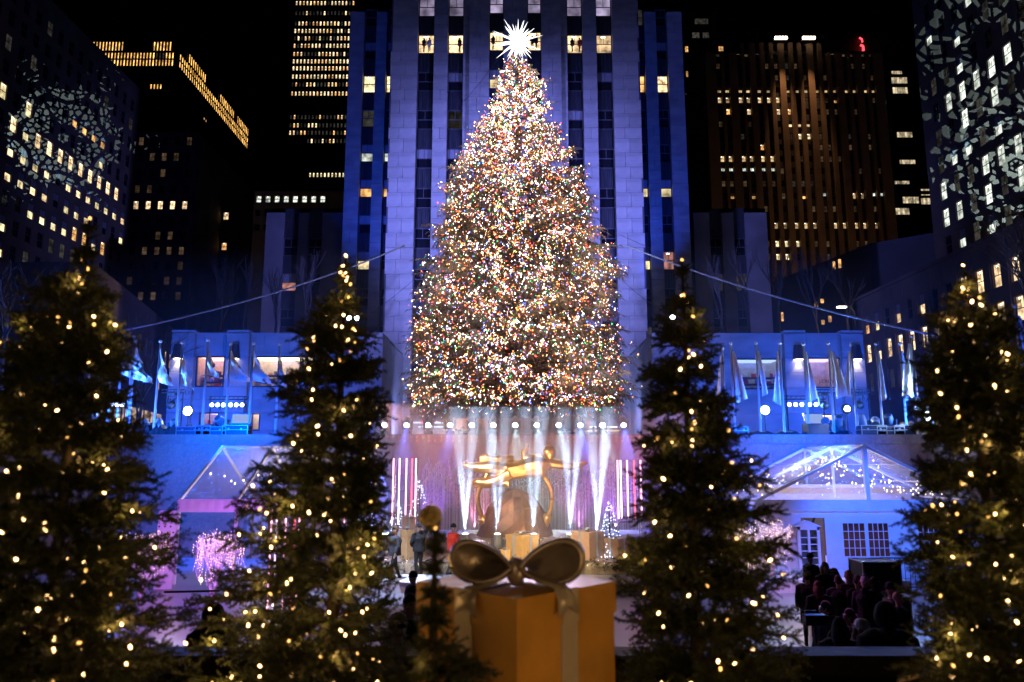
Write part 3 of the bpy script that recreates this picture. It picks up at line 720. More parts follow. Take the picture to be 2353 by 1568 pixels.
wR=wing('low stone wing soaked in bright blue light behind the limp hanging flags',X(1500),X(1985),[(X(1802),X(1852)),(X(1934),X(1985))],
  [(X(1683),X(1800),Z(895),Z(824),bluec,True),(X(1857),X(1932),Z(892),Z(822),lilac,False),(X(1865),X(1930),Z(990),Z(952),warmceil,False)],Z(766),((1833,808),(1966,808)),X(1968),None)
me=textmesh('J.CREW',.34,.01,black); o=link('lettering',me,wR,(X(1898)-wR.location.x,55.0-wR.location.y,Z(880)-PZ),(math.pi/2,0,0))
# roof floodlights on the wings beside the tower
hot=glow('flood_lens',(.85,.95,1),40)
def floodlight(loc,label,grp,tilt=-.1,s=1.0,lens=hot,power=0):
    t=thing('floodlight',label,'floodlight',loc,group=grp)
    b=MB(); b.box((0,0,.06),(.4*s,.3*s,.08)); b.tube([(-.3*s,0,.1),(-.3*s,0,.5*s)],.02,5); b.tube([(.3*s,0,.1),(.3*s,0,.5*s)],.02,5); b.build('bracket',black,t)
    b=MB(); M=Matrix.Rotation(math.pi/2+tilt,3,'X'); b.lathe([(.10*s,-.22*s),(.2*s,-.15*s),(.27*s,.12*s),(.27*s,.16*s)],14,(0,0,.5*s),0,M); b.build('housing',black,t,True)
    b=MB(); b.lathe([(.02,.17*s),(.24*s,.17*s),(.24*s,.175*s)],16,(0,0,.5*s),0,M); b.build('lens',lens,t)
    return t
for u,l in ((803,'rooftop floodlight nearer the flags, of the pair beside the tower wall'),(821,'rooftop floodlight closest to the pale tower wall, of the pair')): floodlight(P(u,744,56),l,'rooftop floodlights',s=.8)
floodlight(P(1545,742,56),'single rooftop floodlight above the blue-lit wing','rooftop floodlights',s=.8)
# ============================================================ THE GIANT TREE
TY=42.0; TX=P(1190,700,42).x
needle=mat('spruce_needles',(.20,.165,.11),.75,noise=.45,scale=1.3); bark=mat('bark',(.09,.06,.04),.95,noise=.4,scale=6,bump=.5)
prof=[(122,4),(140,24),(165,48),(200,64),(235,78),(270,90),(300,110),(340,126),(400,160),(450,172),(500,184),(560,210),(620,225),(700,238),(760,250),(850,262),(900,262),(945,256),(980,235)]
pz=np.array([P(0,v,TY).z for v,_ in prof])[::-1]; pr=np.array([P(1176.5+h,v,TY).x for v,h in prof])[::-1]*.97
def rad(z): return np.interp(z,pz,pr)
zbase=P(0,968,TY).z; ztip=P(0,122,TY).z
def frames(d):  # rotation matrices with local x along d
    d=d/np.linalg.norm(d,axis=1,keepdims=True); up=np.tile([0,0,1.],(len(d),1))
    y=np.cross(up,d); ny=np.linalg.norm(y,axis=1,keepdims=True); y=np.where(ny>1e-3,y/np.maximum(ny,1e-3),[0,1,0]); z=np.cross(d,y)
    return np.stack([d,y,z],axis=2)
def spray_template(n,L,wd,droop,hang,rs):
    """one spray of foliage along +x built of n leaf-sized triangles"""
    V=np.zeros((n,3,3))
    t=rs.rand(n)*L; side=rs.choice([-1,1],n); a=rs.uniform(.35,1.1,n); ln=wd*(1-.55*t/L)*rs.uniform(.6,1.2,n)
    bx=t; bz=-droop*(t/L)**2
    V[:,0,0]=bx; V[:,0,2]=bz; V[:,1,0]=bx+.05*L; V[:,1,2]=bz+.012
    V[:,2,0]=bx+ln*np.cos(a); V[:,2,1]=side*ln*np.sin(a); V[:,2,2]=bz-hang*ln*rs.uniform(.2,1.3,n)+rs.uniform(-.1,.1,n)*ln
    return V
def place(T,pos,dirs,sc,rs,roll=.8):
    M=frames(dirs); n=len(pos); r=rs.uniform(-roll,roll,n); c,s=np.cos(r),np.sin(r)
    Rx=np.zeros((n,3,3)); Rx[:,0,0]=1; Rx[:,1,1]=c; Rx[:,1,2]=-s; Rx[:,2,1]=s; Rx[:,2,2]=c
    M=np.einsum('nij,njk->nik',M,Rx)*sc[:,None,None]
    out=np.einsum('nij,kj->nki',M,T.reshape(-1,3))+pos[:,None,:]
    return out.reshape(-1,3)
def limbs_tree(rs):
    sp=[];sd=[];tips=[];LB=MB()
    n=560
    for i in range(n):
        f=((i+rs.rand())/n); z=zbase+1.6+(ztip-zbase-1.9)*(1-(1-f)**1.0)
        z=zbase+1.15+(ztip-zbase-1.45)*(f**1.25)
        az=i*2.39996+rs.uniform(-.3,.3); L=max(rad(z)*rs.uniform(.80,1.0)-.38,.15)
        if rs.rand()<.05: L=L*1.05+.35
        up=rs.uniform(-.02,.30)+.25*f; sag=.20*L*(1-f*.7)*rs.uniform(.6,1.4)
        dx,dy=math.cos(az),math.sin(az)
        pts=[]
        for k in range(7):
            t=k/6; zz=z-up*.12*L+up*L*t*.6-sag*t*t*1.0+ (.06*L*t**3)
            pts.append(np.array([dx*L*t+ rs.uniform(-.06,.06),dy*L*t+rs.uniform(-.06,.06),zz]))
        if i%3==0 or z<zbase+6: LB.tube([tuple(p) for p in pts],[.09*(1-t/6.5)*(.4+L/7)+.01 for t in range(7)],4,1)
        m=int(7+L*7)
        for k in range(m):
            t=rs.uniform(.22,1.0)**.8; q=t*6; a=min(int(q),5); pp=pts[a]*(1-(q-a))+pts[a+1]*(q-a)
            ang=az+rs.choice([-1,1])*rs.uniform(.2,1.25)*(1.05-t*.6)
            sp.append(pp); sd.append([math.cos(ang),math.sin(ang),rs.uniform(-.75,.12)])
        sp.append(pts[6]); sd.append([dx,dy,.12])
    return np.array(sp),np.array(sd),LB
rs=np.random.RandomState(3)
sp,sd,LB=limbs_tree(rs)
# limit to the crown's own outline
tree=thing('christmas_tree','giant conical Norway-style spruce covered in thousands of multicoloured bulbs beneath a white star','tree',(TX,TY,PZ))
sc=np.clip(rad(sp[:,2])/5,.42,1.0)*rs.uniform(.75,1.25,len(sp))
Ts=[spray_template(22,1.05,.42,.28,.9,rs) for _ in range(3)]
Vs=[]
for k in range(3): Vs.append(place(Ts[k],sp[k::3],sd[k::3],sc[k::3],rs))
V=np.concatenate(Vs); Fc=np.arange(len(V)).reshape(-1,3)
me=npmesh('crown',V-np.array([0,0,PZ]),Fc,[needle]); crown=link('crown',me,tree)
LB.tube([(0,0,zbase-.3),(0,0,zbase+1.5),(.05,0,zbase+9),(0,0,ztip-.2)],[.62,.5,.33,.05],10)
b=LB; b.v=[(x,y,z-PZ) for x,y,z in b.v]; b.build('trunk',[bark,bark],tree,True)
# bulbs hang along the sprays
nb=36000
idx=rs.randint(0,len(sp),nb*3); dd=sd[idx]/np.linalg.norm(sd[idx],axis=1,keepdims=True)
bp=sp[idx]+dd*(rs.rand(len(idx),1)*1.0*sc[idx][:,None])+rs.uniform(-.08,.08,(len(idx),3)); bp[:,2]-=.12*rs.rand(len(idx))
rr=np.hypot(bp[:,0],bp[:,1])/np.maximum(rad(bp[:,2]),.3)
from mathutils import noise as MN
clump=np.array([MN.noise(Vector(p)*.55)+.5*MN.noise(Vector(p)*1.6) for p in bp.tolist()])
keep=(rs.rand(len(bp))<np.clip(.72+.8*clump,.2,1)*np.clip(rad(bp[:,2])/2.6,.42,1))&(rr>.30)&(bp[:,1]<rad(bp[:,2])*.45)&(bp[:,2]<ztip+.1); bp=bp[keep][:nb]
cols=[('bulb_amber',(1,.36,.07),10,.27),('bulb_warm',(1,.62,.46),16,.18),('bulb_red',(1,.08,.05),10,.17),('bulb_green',(.03,.9,.22),5.5,.10),('bulb_blue',(.10,.18,1),12,.11),('bulb_white',(.85,.90,1),20,.17)]
bm=[glow(n_,c_,s_) for n_,c_,s_,_ in cols]
ci=rs.choice(6,len(bp),p=[c[3] for c in cols])
OV=np.array([(1,0,0),(-1,0,0),(0,1,0),(0,-1,0),(0,0,1.2),(0,0,-1.2)]); OF=np.array([(0,2,4),(2,1,4),(1,3,4),(3,0,4),(2,0,5),(1,2,5),(3,1,5),(0,3,5)])
br=rs.choice([.014,.020,.028,.040],len(bp),p=[.36,.34,.22,.08])
order=np.argsort(bp[:,1]-3*br*10); near=order[:300]; far_=order[300:]
VV=(OV[None]*br[far_][:,None,None]+bp[far_][:,None,:]-np.array([0,0,PZ])).reshape(-1,3); FF=(OF[None]+6*np.arange(len(far_))[:,None,None]).reshape(-1,3)
stuff(link('bulb_strings',npmesh('bulb_strings',VV,FF,bm,np.repeat(ci[far_],8)),tree))
bme=[]
for k in range(6): bme.append(npmesh('bulb',OV*1.0,OF,[bm[k]]))
for i in near: o=link('bulb',bme[ci[i]],tree,(bp[i][0],bp[i][1],bp[i][2]-PZ)); s_=br[i]; o.scale=(s_,s_,s_)
# the light those bulbs throw on the branches
for k in range(46):
    z=zbase+1.2+(ztip-zbase-2)*(k/46)**1.15; a=-math.pi/2+rs.uniform(-1.45,1.45); q=rad(z)*rs.uniform(.75,1.05)
    lamp('POINT',(TX+q*math.cos(a),TY+q*math.sin(a)-.35,z),None,34+18*rad(z)/6,(1,.72,.55) if k%4 else (.8,.8,1),.35,name='bulb_and_fill_glow')
# star
star=thing('tree_star','spiky white crystal star blazing on the tip of the giant tree','star',(TX,TY,P(0,96,TY).z))
b=MB(); b.ball((0,0,0),.36,12); b.build('core',glow('star_core',(1,1,1),6,'AUTO'),star)
spm_=glow('star_spike',(1,.99,.97),2.6)
for k in range(64):
    zz=1-2*(k+.5)/64; a=k*2.39996; d=Vector((math.sqrt(1-zz*zz)*math.cos(a),math.sqrt(1-zz*zz)*math.sin(a),zz)); L=R.choice([.85,1.05,1.3,1.65])
    b=MB(); b.tube([d*.25,d*.5,d*L],[.08,.055,.004],4); b.build('spike',spm_,star)
lamp('POINT',(TX,TY-1.2,star.location.z),None,260,(1,1,1),.3,name='star_glow')
# stone pedestal
t=thing('tree_pedestal','stepped bronze and stone plinth under the giant tree trunk','plinth',(TX-.1,40,PZ))
b=MB()
b.bx(-2.6,2.6,-.9,1.2,0,.12); b.bx(-2.4,2.4,-.75,1.1,.12,.3); b.bx(-2.2,2.2,-.6,1.0,.3,.44); b.build('step',mat('plinth_stone',(.34,.24,.17),.5,noise=.2,scale=3),t)
for i in range(22):
    b=MB(); b.bx(-3.9+i*.355,-3.9+i*.355+.33,-.5,.9,.45,1.05); b.build('panel',bronze,t)
# guy wires
wire=mat('wire',(.25,.3,.5),.5); wl=mat('blue_lit_rope',(.25,.40,.85),.45)  # the blue light on the thick wires is put into their colour
def wirething(a,b_,r,label,sag=.3,m=wl):
    a=Vector(a); b_=Vector(b_); q=MB(); pts=[]
    for k in range(13):
        t=k/12; p=a.lerp(b_,t); p.z-=sag*4*t*(1-t); pts.append(p-a)
    q.tube(pts,r,5); o=q.build('guy_wire',m); o.location=a; tag(o,label,'wire','guy wires of the tree')
wirething(P(194,777,31),P(930,565,41),.045,'thick blue-lit guy wire rising from the wind-blown flags to the tree',.5)
wirething(P(2155,772,31),P(1440,565,41),.045,'thick blue-lit guy wire rising from the limp flags to the tree',.4)
for (u0,v0,u1,v1,l) in ((955,640,800,760,'thin stay wire crossing the pale tower wall down to the paired rooftop floodlights'),(1425,540,1600,610,'thin stay wire crossing the pale tower pier toward the blue annex'),(1425,640,1500,700,'short thin stay wire low on the pale tower pier'),(1150,128,1060,240,'thin stay wire from the star down past the lit windows')):
    wirething(P(u0,v0,42),P(u1,v1,54),.012,l,.1,black)
# ============================================================ FLAGS
pole_m=mat('pole_steel',(.6,.62,.68),.3,.25); flagm=mat('silver_cloth',(.82,.82,.84),.34,.1,noise=.12,scale=3,bump=.5,bscale=7)
def flagmesh(kind,seed):
    rs=random.Random(seed); NX,NZ=8,14; vs=[]
    for j in range(NZ+1):
        for i in range(NX+1):
            s=i/NX; t=j/NZ
            if kind=='blown':
                hoist=1.6; L=(.75,1.15,.95,.55)[seed%4]
                x=s*L*(.35+.65*t**.8); z=-t*hoist*(1-.35*s)-s*1.0*(1-t*.2)
                y=.16*math.sin(s*9+t*4+seed)*s+.07*math.sin(t*9+seed*2); x+=.06*math.sin(t*11+seed)*s
                z+=.03*math.sin(s*15+seed)*s
            else:
                L=2.75+.25*math.sin(seed*3.1)
                wd=(.14+.50*t**1.1)*(.8+.25*math.sin(seed*1.7))
                x=s*wd+.12*t*math.sin(seed); z=-t*L*(1-.10*s)-.05; y=.13*math.sin(s*9+t*3.5+seed)*(.3+.7*t)
            vs.append((x+.05,y,z))
    fs=[(j*(NX+1)+i,j*(NX+1)+i+1,(j+1)*(NX+1)+i+1,(j+1)*(NX+1)+i) for j in range(NZ) for i in range(NX)]
    b=MB(); b.add(vs,fs); return b.mesh('flag',flagm,True)
flm={k:[flagmesh(k,s) for s in range(4)] for k in ('blown','limp')}
def flagpole(u,v,Y,kind,k,label,grp,flip=1):
    top=P(u,v,Y); t=thing('flagpole',label,'flagpole',(top.x,Y,PZ),group=grp); h=top.z-PZ
    b=MB(); b.lathe([(.14,0),(.14,.08),(.065,.1),(.045,h-.08)],8); b.build('pole',pole_m,t,True)
    b=MB(); b.ball((0,0,h),.09,10); b.build('finial',pole_m,t,True)
    o=link('flag',flm[kind][k%4],t,(0,0,h-.32),(0,0,R.uniform(-.25,.25)+(0 if flip>0 else math.pi)))
    s=R.uniform(.85,1.1); o.scale=(R.uniform(.8,1.15),1,s)
    return t
ordn=['first','second','third','fourth','fifth','sixth','seventh','eighth','ninth','tenth','eleventh','twelfth','thirteenth','fourteenth']
LF=[(214,745),(238,754),(265,760),(285,768),(308,775),(312,783),(369,785),(419,788),(478,782),(530,791),(583,790),(643,791),(692,795)]
for k,(u,v) in enumerate(LF):
    z=P(u,v,36).z; Y=36 if u>300 else 36*(u-1187)/(308-1187)
    Y=36.3 if u>300 else max(30,36.3-(300-u)*.045)
    flagpole(u,v,Y,'blown',k,ordn[k]+' flagpole with a wind-blown silver flag, counting in from the dark lit fir','wind-blown silver flags')
RF=[(1660,800),(1679,790),(1737,789),(1791,790),(1846,792),(1903,790),(1956,792),(2013,791),(2067,790),(2095,773),(2126,767),(2152,753),(2172,750),(2222,765),(2332,704)]
for k,(u,v) in enumerate(RF):
    Y=36.3 if u<2070 else max(28,36.3-(u-2067)*.035)
    flagpole(u,v,Y,'limp' if k not in (8,10) else 'limp',k,(ordn[k] if k<14 else 'last')+' flagpole with a limp hanging silver flag, counting away from the giant tree','limp silver flags',-1 if k%3==0 else 1)
# ============================================================ MOVING-HEAD LIGHTS ON THE PARAPET
headm=mat('fixture_plastic',(.05,.05,.055),.4,noise=.2,scale=6); headg=mat('fixture_shell',(.22,.21,.2),.4)
lensb=glow('beam_lens_blue',(.65,.8,1),26); lensw=glow('beam_lens_white',(.95,1,1),30)
def moving_head(loc,label,grp,tilt=0,pan=0,lens=None,s=1.0,cat='stage light'):
    t=thing('moving_head_light',label,cat,loc,pan,grp); t.scale=(s,s,s)
    b=MB(); b.box((0,0,.09),(.42,.40,.16),0,None,.92); b.box((0,0,.19),(.2,.2,.05)); b.build('base',headm,t)
    b=MB(); b.box((0,0,.25),(.46,.14,.07))
    for q in (-1,1): b.box((q*.23,0,.45),(.055,.17,.42),0,(0,q*.06,0)); b.lathe([(.09,-.03),(.09,.03)],10,(q*.215,0,.56),0,Matrix.Rotation(math.pi/2,3,'Y'))
    b.build('yoke',headm,t)
    M=Matrix.Rotation(math.pi/2+tilt,3,'X')   # local +z -> -y, then tilt
    b=MB(); b.lathe([(.05,-.34),(.15,-.30),(.19,-.12),(.17,.05),(.155,.2),(.15,.27)],12,(0,0,.58),0,M); b.build('head',headg,t,True)
    b=MB(); b.lathe([(.02,.272),(.11,.275),(.125,.27)],14,(0,0,.58),0,M); b.build('lens',lens or headm,t)
    return t
HX=[160,300,453,600,750,900,1047,1197,1345,1495,1643,1795,1940]
kinds=['b','o','b','o','b','o','w','w','w','w','b','w','b']
hl={'b':'throwing a deep blue beam down','w':'throwing a pale greenish beam down','o':'with hardly any beam'}
PYH=35.25
for k,x in enumerate(HX):
    u=784.7+x*.3335; p=P(u,985,PYH); kd=kinds[k]
    moving_head((p.x,PYH,PZ+.05),ordn[k]+' of thirteen moving heads along the granite wall top, '+hl[kd],'moving heads on the wall top',.62,0,lensb if kd=='b' else lensw)
    a=Vector((p.x,PYH-.26,PZ+.05+.42)); to=Vector((p.x+(.3 if k>6 else -.1),PYH-2.2,1.4))
    if kd=='b': lamp('SPOT',a,to,5200 if k>9 else 2600,(.10,.18,1),.05,34,.35,'beam_lamp')
    elif kd=='w': lamp('SPOT',a,to,2600,(.62,.95,1),.05,34,.35,'beam_lamp')
    else: lamp('SPOT',a,to,250,(.9,1,.9),.05,40,.4,'beam_lamp')
# ============================================================ GEAR ON THE SQUARE
hotc=glow('flood_star',(.80,1,.98),150)
gl=[(433,945,'dazzling cold white floodlight among the wind-blown flags'),(1757,943,'dazzling cold floodlight in front of the blue shop window'),(1945,940,'cold white floodlight below the carved plaza lettering'),(2130,957,'cold white floodlight beside the railing, lower of the last pair'),(2183,950,'cold white floodlight closest to the dark side wing, of the last pair')]
for k,(u,v,l) in enumerate(gl):
    Y=38 if k<3 else 34; p=P(u,v,Y); zb=PZ; h=p.z-zb
    t=thing('floodlight_stand',l,'floodlight',(p.x,Y,zb),group='cold white floodlights on stands')
    b=MB(); b.tube([(0,0,.0),(0,0,max(h-.2,.1))],.03,6)
    for a in (0,2.1,4.2): b.tube([(0,0,.35),(.4*math.cos(a),.4*math.sin(a),0)],.02,5)
    b.build('stand',black,t)
    b=MB(); b.lathe([(.12,.25),(.24,.1),(.27,-.02),(.27,-.06)],14,(0,0,h),0,Matrix.Rotation(-math.pi/2,3,'X')); b.build('housing',black,t,True)
    b=MB(); rr_=.21 if k!=2 else .14; b.lathe([(.01,0),(rr_,.0),(rr_,.01)],14,(0,-.09,h),0,Matrix.Rotation(math.pi/2,3,'X')); b.build('lens',hotc,t)
    lamp('POINT',(p.x,Y-.35,p.z),None,70 if k!=2 else 40,(.35,.7,1),.1,name='flood_spill')
def lightbar(u0,u1,v,Y,label):
    a=P(u0,v,Y); c=P(u1,v,Y); t=thing('light_bar',label,'light bar',((a.x+c.x)/2,Y,PZ),group='bars of six blue-white lamps'); w=c.x-a.x; h=a.z-PZ
    b=MB(); b.tube([(-w/2-.2,0,h+.28),(w/2+.2,0,h+.28)],.035,6); b.tube([(-w/2-.2,.0,h+.45),(w/2+.2,0,h+.45)],.025,6)
    for q in np.linspace(-w/2-.2,w/2+.2,9): b.tube([(q,0,h+.28),(q+.1,0,h+.45)],.015,4)
    for q in (-w/2-.1,w/2+.1): b.tube([(q,0,0),(q,0,h+.45)],.03,6)
    b.build('truss',black,t)
    for q in (-.5,-.31,-.12,.12,.31,.5):
        b=MB(); b.lathe([(.1,.18),(.13,0),(.13,-.04)],10,(q*w,0,h),0,Matrix.Rotation(-math.pi/2,3,'X')); s=b.build('lamp_can',black,t)
        b=MB(); b.lathe([(.01,0),(.10,0),(.10,.01)],12,(q*w,-.06,h),0,Matrix.Rotation(math.pi/2,3,'X')); b.build('lamp_lens',glow('bar_lens',(.45,.6,1),26),s)
    lamp('AREA',(t.location.x,Y-.3,a.z),(t.location.x,Y-6,a.z-1.5),500,(.06,.2,1),.8,name='bar_spill')
    lamp('AREA',(t.location.x,Y+.35,a.z),(t.location.x,Y+6,a.z+2.0),700,(.02,.14,1),.8,name='bar_spill')
lightbar(488,557,931,39,'bar of six lamps between the flags near the grand shop window')
lightbar(221,283,930,34,'bar of six lamps half hidden behind the big lit fir')
lightbar(1813,1888,930,39,'bar of six lamps under the square lilac shop window')
lightbar(2104,2172,938,35,'bar of six lamps above the railing near the side wing')
# dark moving heads lying idle along the parapet
idle=[(575-0,0)]
for k,(u,v,s,ti,l) in enumerate(((336,985,1.0,-.6,'idle dark moving head among the flagpoles by the bare tree'),(366,985,1.0,.9,'idle dark moving head just behind the lone narrow flag'),(398,985,1.0,-1.0,'idle dark moving head lying low by the wing corner'),
    (518-10,985,1.25,-.5,'idle dark moving head silhouetted on the lilac shop window'),(540-20,985,.9,.8,'small idle dark moving head beside the silhouetted one'),(1930-2,985,1.2,-.9,'idle dark moving head silhouetted on the bright doorway'),(1895,985,1.2,-.2,'idle dark moving head tipped forward by the operator screen'),(1982,985,1.2,1.2,'idle dark moving head lying on its side beyond the wing corner'),(2013,985,1.2,.4,'idle dark moving head under the eighth limp flag'),(2045,985,1.25,-1.1,'idle dark moving head closest to the railing'))):
    p=P(u,v,36.6); moving_head((p.x,36.6,PZ),l,'idle moving heads',ti,R.uniform(-1,1),None,s)
casem=mat('case_panel',(.03,.035,.05),.45,noise=.3,scale=4); alu=mat('aluminium_edge',(.6,.6,.62),.3,.9)
def roadcase(loc,sz,label,grp='flight cases'):
    t=thing('flight_case',label,'flight case',loc,group=grp); x,y,z=sz
    b=MB(); b.box((0,0,z/2+.04),(x,y,z)); b.build('case_body',casem,t)
    b=MB()
    for zz in (.04,z*.62,z+.04): 
        for q in (-1,1): b.box((0,q*y/2,zz),(x+.03,.03,.03)); b.box((q*x/2,0,zz),(.03,y+.03,.03))
    for a in (-1,1):
        for c in (-1,1): b.box((a*x/2,c*y/2,z/2+.04),(.035,.035,z+.02))
    b.build('edge_trim',alu,t)
    for q in (-.25,.25):
        b=MB(); b.box((q*x,-y/2-.02,z*.62+.03),(.09,.03,.11)); b.build('latch',alu,t)
for k,(u,w,l) in enumerate(((440,1.2,'blue-lit flight case nearest the dazzling floodlight among wind-blown flags'),(472,.7,'small blue-lit flight case, second along the parapet by the lilac shop window'),(498,1.1,'blue-lit flight case under the silhouetted moving head'),(545,1.2,'blue-lit flight case below the laptop stand'),(1695,.8,'flight case beside the folding table with the operators'),(2002,1.2,'blue-lit flight case beyond the wing corner'),(2040,1.3,'long blue-lit flight case under the idle heads'),(2072,1.0,'blue-lit flight case closest to the railing'))):
    p=P(u,990,35.9); roadcase((p.x,35.9,PZ+.002),(w,.6,.45 if k%2 else .38),l)
screenm=glow('laptop_glow',(.35,.5,1),.8)
def screen(u,label,Y=36.4,s=1.0):
    p=P(u,985,Y); t=thing('operator_screen',label,'screen',(p.x,Y,PZ),.2)
    b=MB(); b.box((0,0,.3),(1.0*s,.5*s,.6)); b.build('stand',black,t)
    b=MB(); b.box((0,.12,.86),(.95*s,.05,.5*s),0,(-.25,0,0)); b.build('bezel',steel,t)
    b=MB(); b.box((0,.085,.86),(.88*s,.01,.43*s),0,(-.25,0,0)); b.build('display',screenm,t)
screen(554,'tilted operator screen glowing blue on a stand by the flags'); screen(1874,'pale operator screen in front of the bright doorway',s=1.1)
for u,l in ((430,'dark low cable drum pile behind the first flight case'),):
    pass
drape=mat('black_drape',(.012,.012,.014),.9,noise=.3,scale=2)
for k,(u0,u1,h,l) in enumerate(((296,432,.75,'black draped equipment pile along the parapet by the idle heads'),(1702,1960,.35,'long black draped cable pile along the parapet before the blue wing'))):
    a=P(u0,990,36.1).x; c=P(u1,990,36.1).x; n=24; vs=[]
    for i in range(n+1):
        hh=h*(.65+.35*math.sin(i*1.7+k)*math.sin(i*.6)) if 0<i<n else .05
        for (yy,zz) in ((-.35,0),(-.25,hh*.8),(0,hh),(.3,hh*.8),(.4,0)): vs.append((a+(c-a)*i/n-(a+c)/2,yy+R.uniform(-.04,.04),zz*R.uniform(.85,1.1)))
    b=MB(); b.add(vs,[(i*5+j,(i+1)*5+j,(i+1)*5+j+1,i*5+j+1) for i in range(n) for j in range(4)]); o=b.build('draped_pile',drape); o.location=((a+c)/2,36.5,PZ+.004); tag(o,l,'covered gear')
# truss-hung moving head near the lettering and beside the first flood
for u,v,l in ((1973,925,'moving head hanging from a small truss beside the carved letters'),(395,925,'moving head hanging from a small truss at the corner of the low wing'),(1893,925,'small hanging light rig above the operator screen')):
    p=P(u,v,38.5); t=thing('hanging_light',l,'stage light',(p.x,38.5,PZ)); h=p.z-PZ+.5
    b=MB(); b.tube([(-.6,0,h),(.6,0,h)],.03,6); b.tube([(-.6,0,h+.16),(.6,0,h+.16)],.03,6)
    for q in range(7): b.tube([(-.6+q*.2,0,h),(-.5+q*.2,0,h+.16)],.012,4)
    b.tube([(.55,0,0),(.55,0,h)],.03,6); b.build('truss',black,t)
    b=MB(); b.box((0,0,h-.1),(.4,.3,.14)); b.box((-.24,0,h-.4),(.05,.12,.5)); b.box((.24,0,h-.4),(.05,.12,.5)); b.build('yoke',headm,t)
    b=MB(); b.lathe([(.1,-.25),(.2,-.1),(.19,.2),(.17,.26)],12,(0,0,h-.62),0,Matrix.Rotation(math.pi*.62,3,'X')); b.build('head',headm,t,True)
# railing with bars at the end of the square
t=thing('railing','black upright-bar railing at the end of the square beneath the cold floodlights','railing',(19.7,34,PZ)); 
for k in range(34):
    b=MB(); b.box((0,-k*.5,.55),(.02,.02,1.1)); b.build('bar',black,t)
b=MB(); b.tube([(0,.5,1.1),(0,-17,1.1)],.03,6); b.tube([(0,.5,.1),(0,-17,.1)],.02,6); b.build('rail',black,t)
# small handrail hoop
# ============================================================ BARE TREES
def baretree(loc,h,seed,m,label,grp,spread=.5,cat='tree',twig=True,lean=0,depth=5):
    rs=random.Random(seed); t=thing('bare_tree',label,cat,loc,group=grp); tr=MB(); br_=MB()
    def grow(p,d,L,r,k):
        q=p+d*L*.5+Vector((rs.uniform(-.05,.05)*L,rs.uniform(-.05,.05)*L,0)); e=p+d*L
        (tr if k==0 else br_).tube([p,q,e],[r,r*.85,r*.68],5 if k<2 else 3,0,False)
        if k>=depth: return
        for i in range(3 if k else 4):
            nd=(d+Vector((rs.uniform(-1,1),rs.uniform(-1,1),rs.uniform(-.15,.6)))*spread*1.1).normalized()
            grow(e if i else q,nd,L*rs.uniform(.6,.85),r*.6,k+1)
    grow(Vector((0,0,0)),Vector((lean,0,1)).normalized(),h*.30,h*.016,0)
    tr.build('trunk',m,t,True); br_.build('branches',m,t,True); return t
twm=mat('bare_bark',(.07,.055,.05),.9,noise=.3,scale=5); birch=mat('birch_bark',(.45,.45,.46),.8,noise=.3,scale=5)
p=P(322,990,44); baretree((p.x,44,PZ),7.8,4,twm,'dark leafless street tree in front of the lit shop fronts',None,.62)
for k,(u,l) in enumerate(((505,'first bare rooftop sapling on the low wing from its outer edge'),(560,'second bare rooftop sapling on the low wing'),(632,'pale bare rooftop birch against the dark annex'),(700,'bare rooftop birch closest to the pale tower'))):
    p=P(u,765,60); baretree((p.x,60,p.z-.2),R.uniform(7.0,8.6),20+k,twm,l,'bare saplings on the low wings',.36,depth=4)
for k,(u,l) in enumerate(((1660,'pale bare rooftop birch nearest the pale tower above the blue wing'),(1722,'second pale bare rooftop birch above the blue wing'),(1790,'third bare rooftop sapling above the blue wing'),(1880,'bare rooftop sapling above the square lilac window'),(1950,'bare rooftop sapling beside the small street lamp'))):
    p=P(u,765,60); baretree((p.x,60,p.z-.2),R.uniform(7.4,8.8),40+k,twm,l,'bare saplings on the low wings',.36,depth=4)
p=P(-15,990,31); baretree((p.x,31,PZ),10.2,77,twm,'blue-lit leafless tree rising behind the tip of the outermost lit fir','blue-lit bare trees',.6,depth=5)
p=P(2420,990,33); baretree((p.x,33,PZ),10.5,78,twm,'blue-lit leafless tree at the edge beyond the fir that hides the railing','blue-lit bare trees',.5,depth=5)
lamp('SPOT',(P(60,990,26).x,24,PZ),(P(0,700,31).x,31,PZ+7),2600,(.03,.12,1),.2,80,.8,'tree_uplight')
lamp('SPOT',(P(2230,990,26).x,25,PZ),(P(2360,500,33).x,33,PZ+10),1500,(.03,.12,1),.2,70,.8,'tree_uplight')
# street lamp high above
p=P(1937,709,58); t=thing('roof_lamp','small curved street lamp glowing above the corner of the blue wing','lamp',(p.x,58,p.z-3.2))
b=MB(); b.tube([(0.9,0,0),(.9,0,2.9),(.6,0,3.3),(0,0,3.35)],.05,6); b.build('arm',black,t); b=MB(); b.box((-.1,0,3.3),(.7,.3,.12)); b.build('lamp_head',glow('street_head',(1,.9,.75),6),t)
lamp('POINT',(p.x,57.6,p.z-.2),None,60,(1,.88,.7),.1,name='street_bulb')
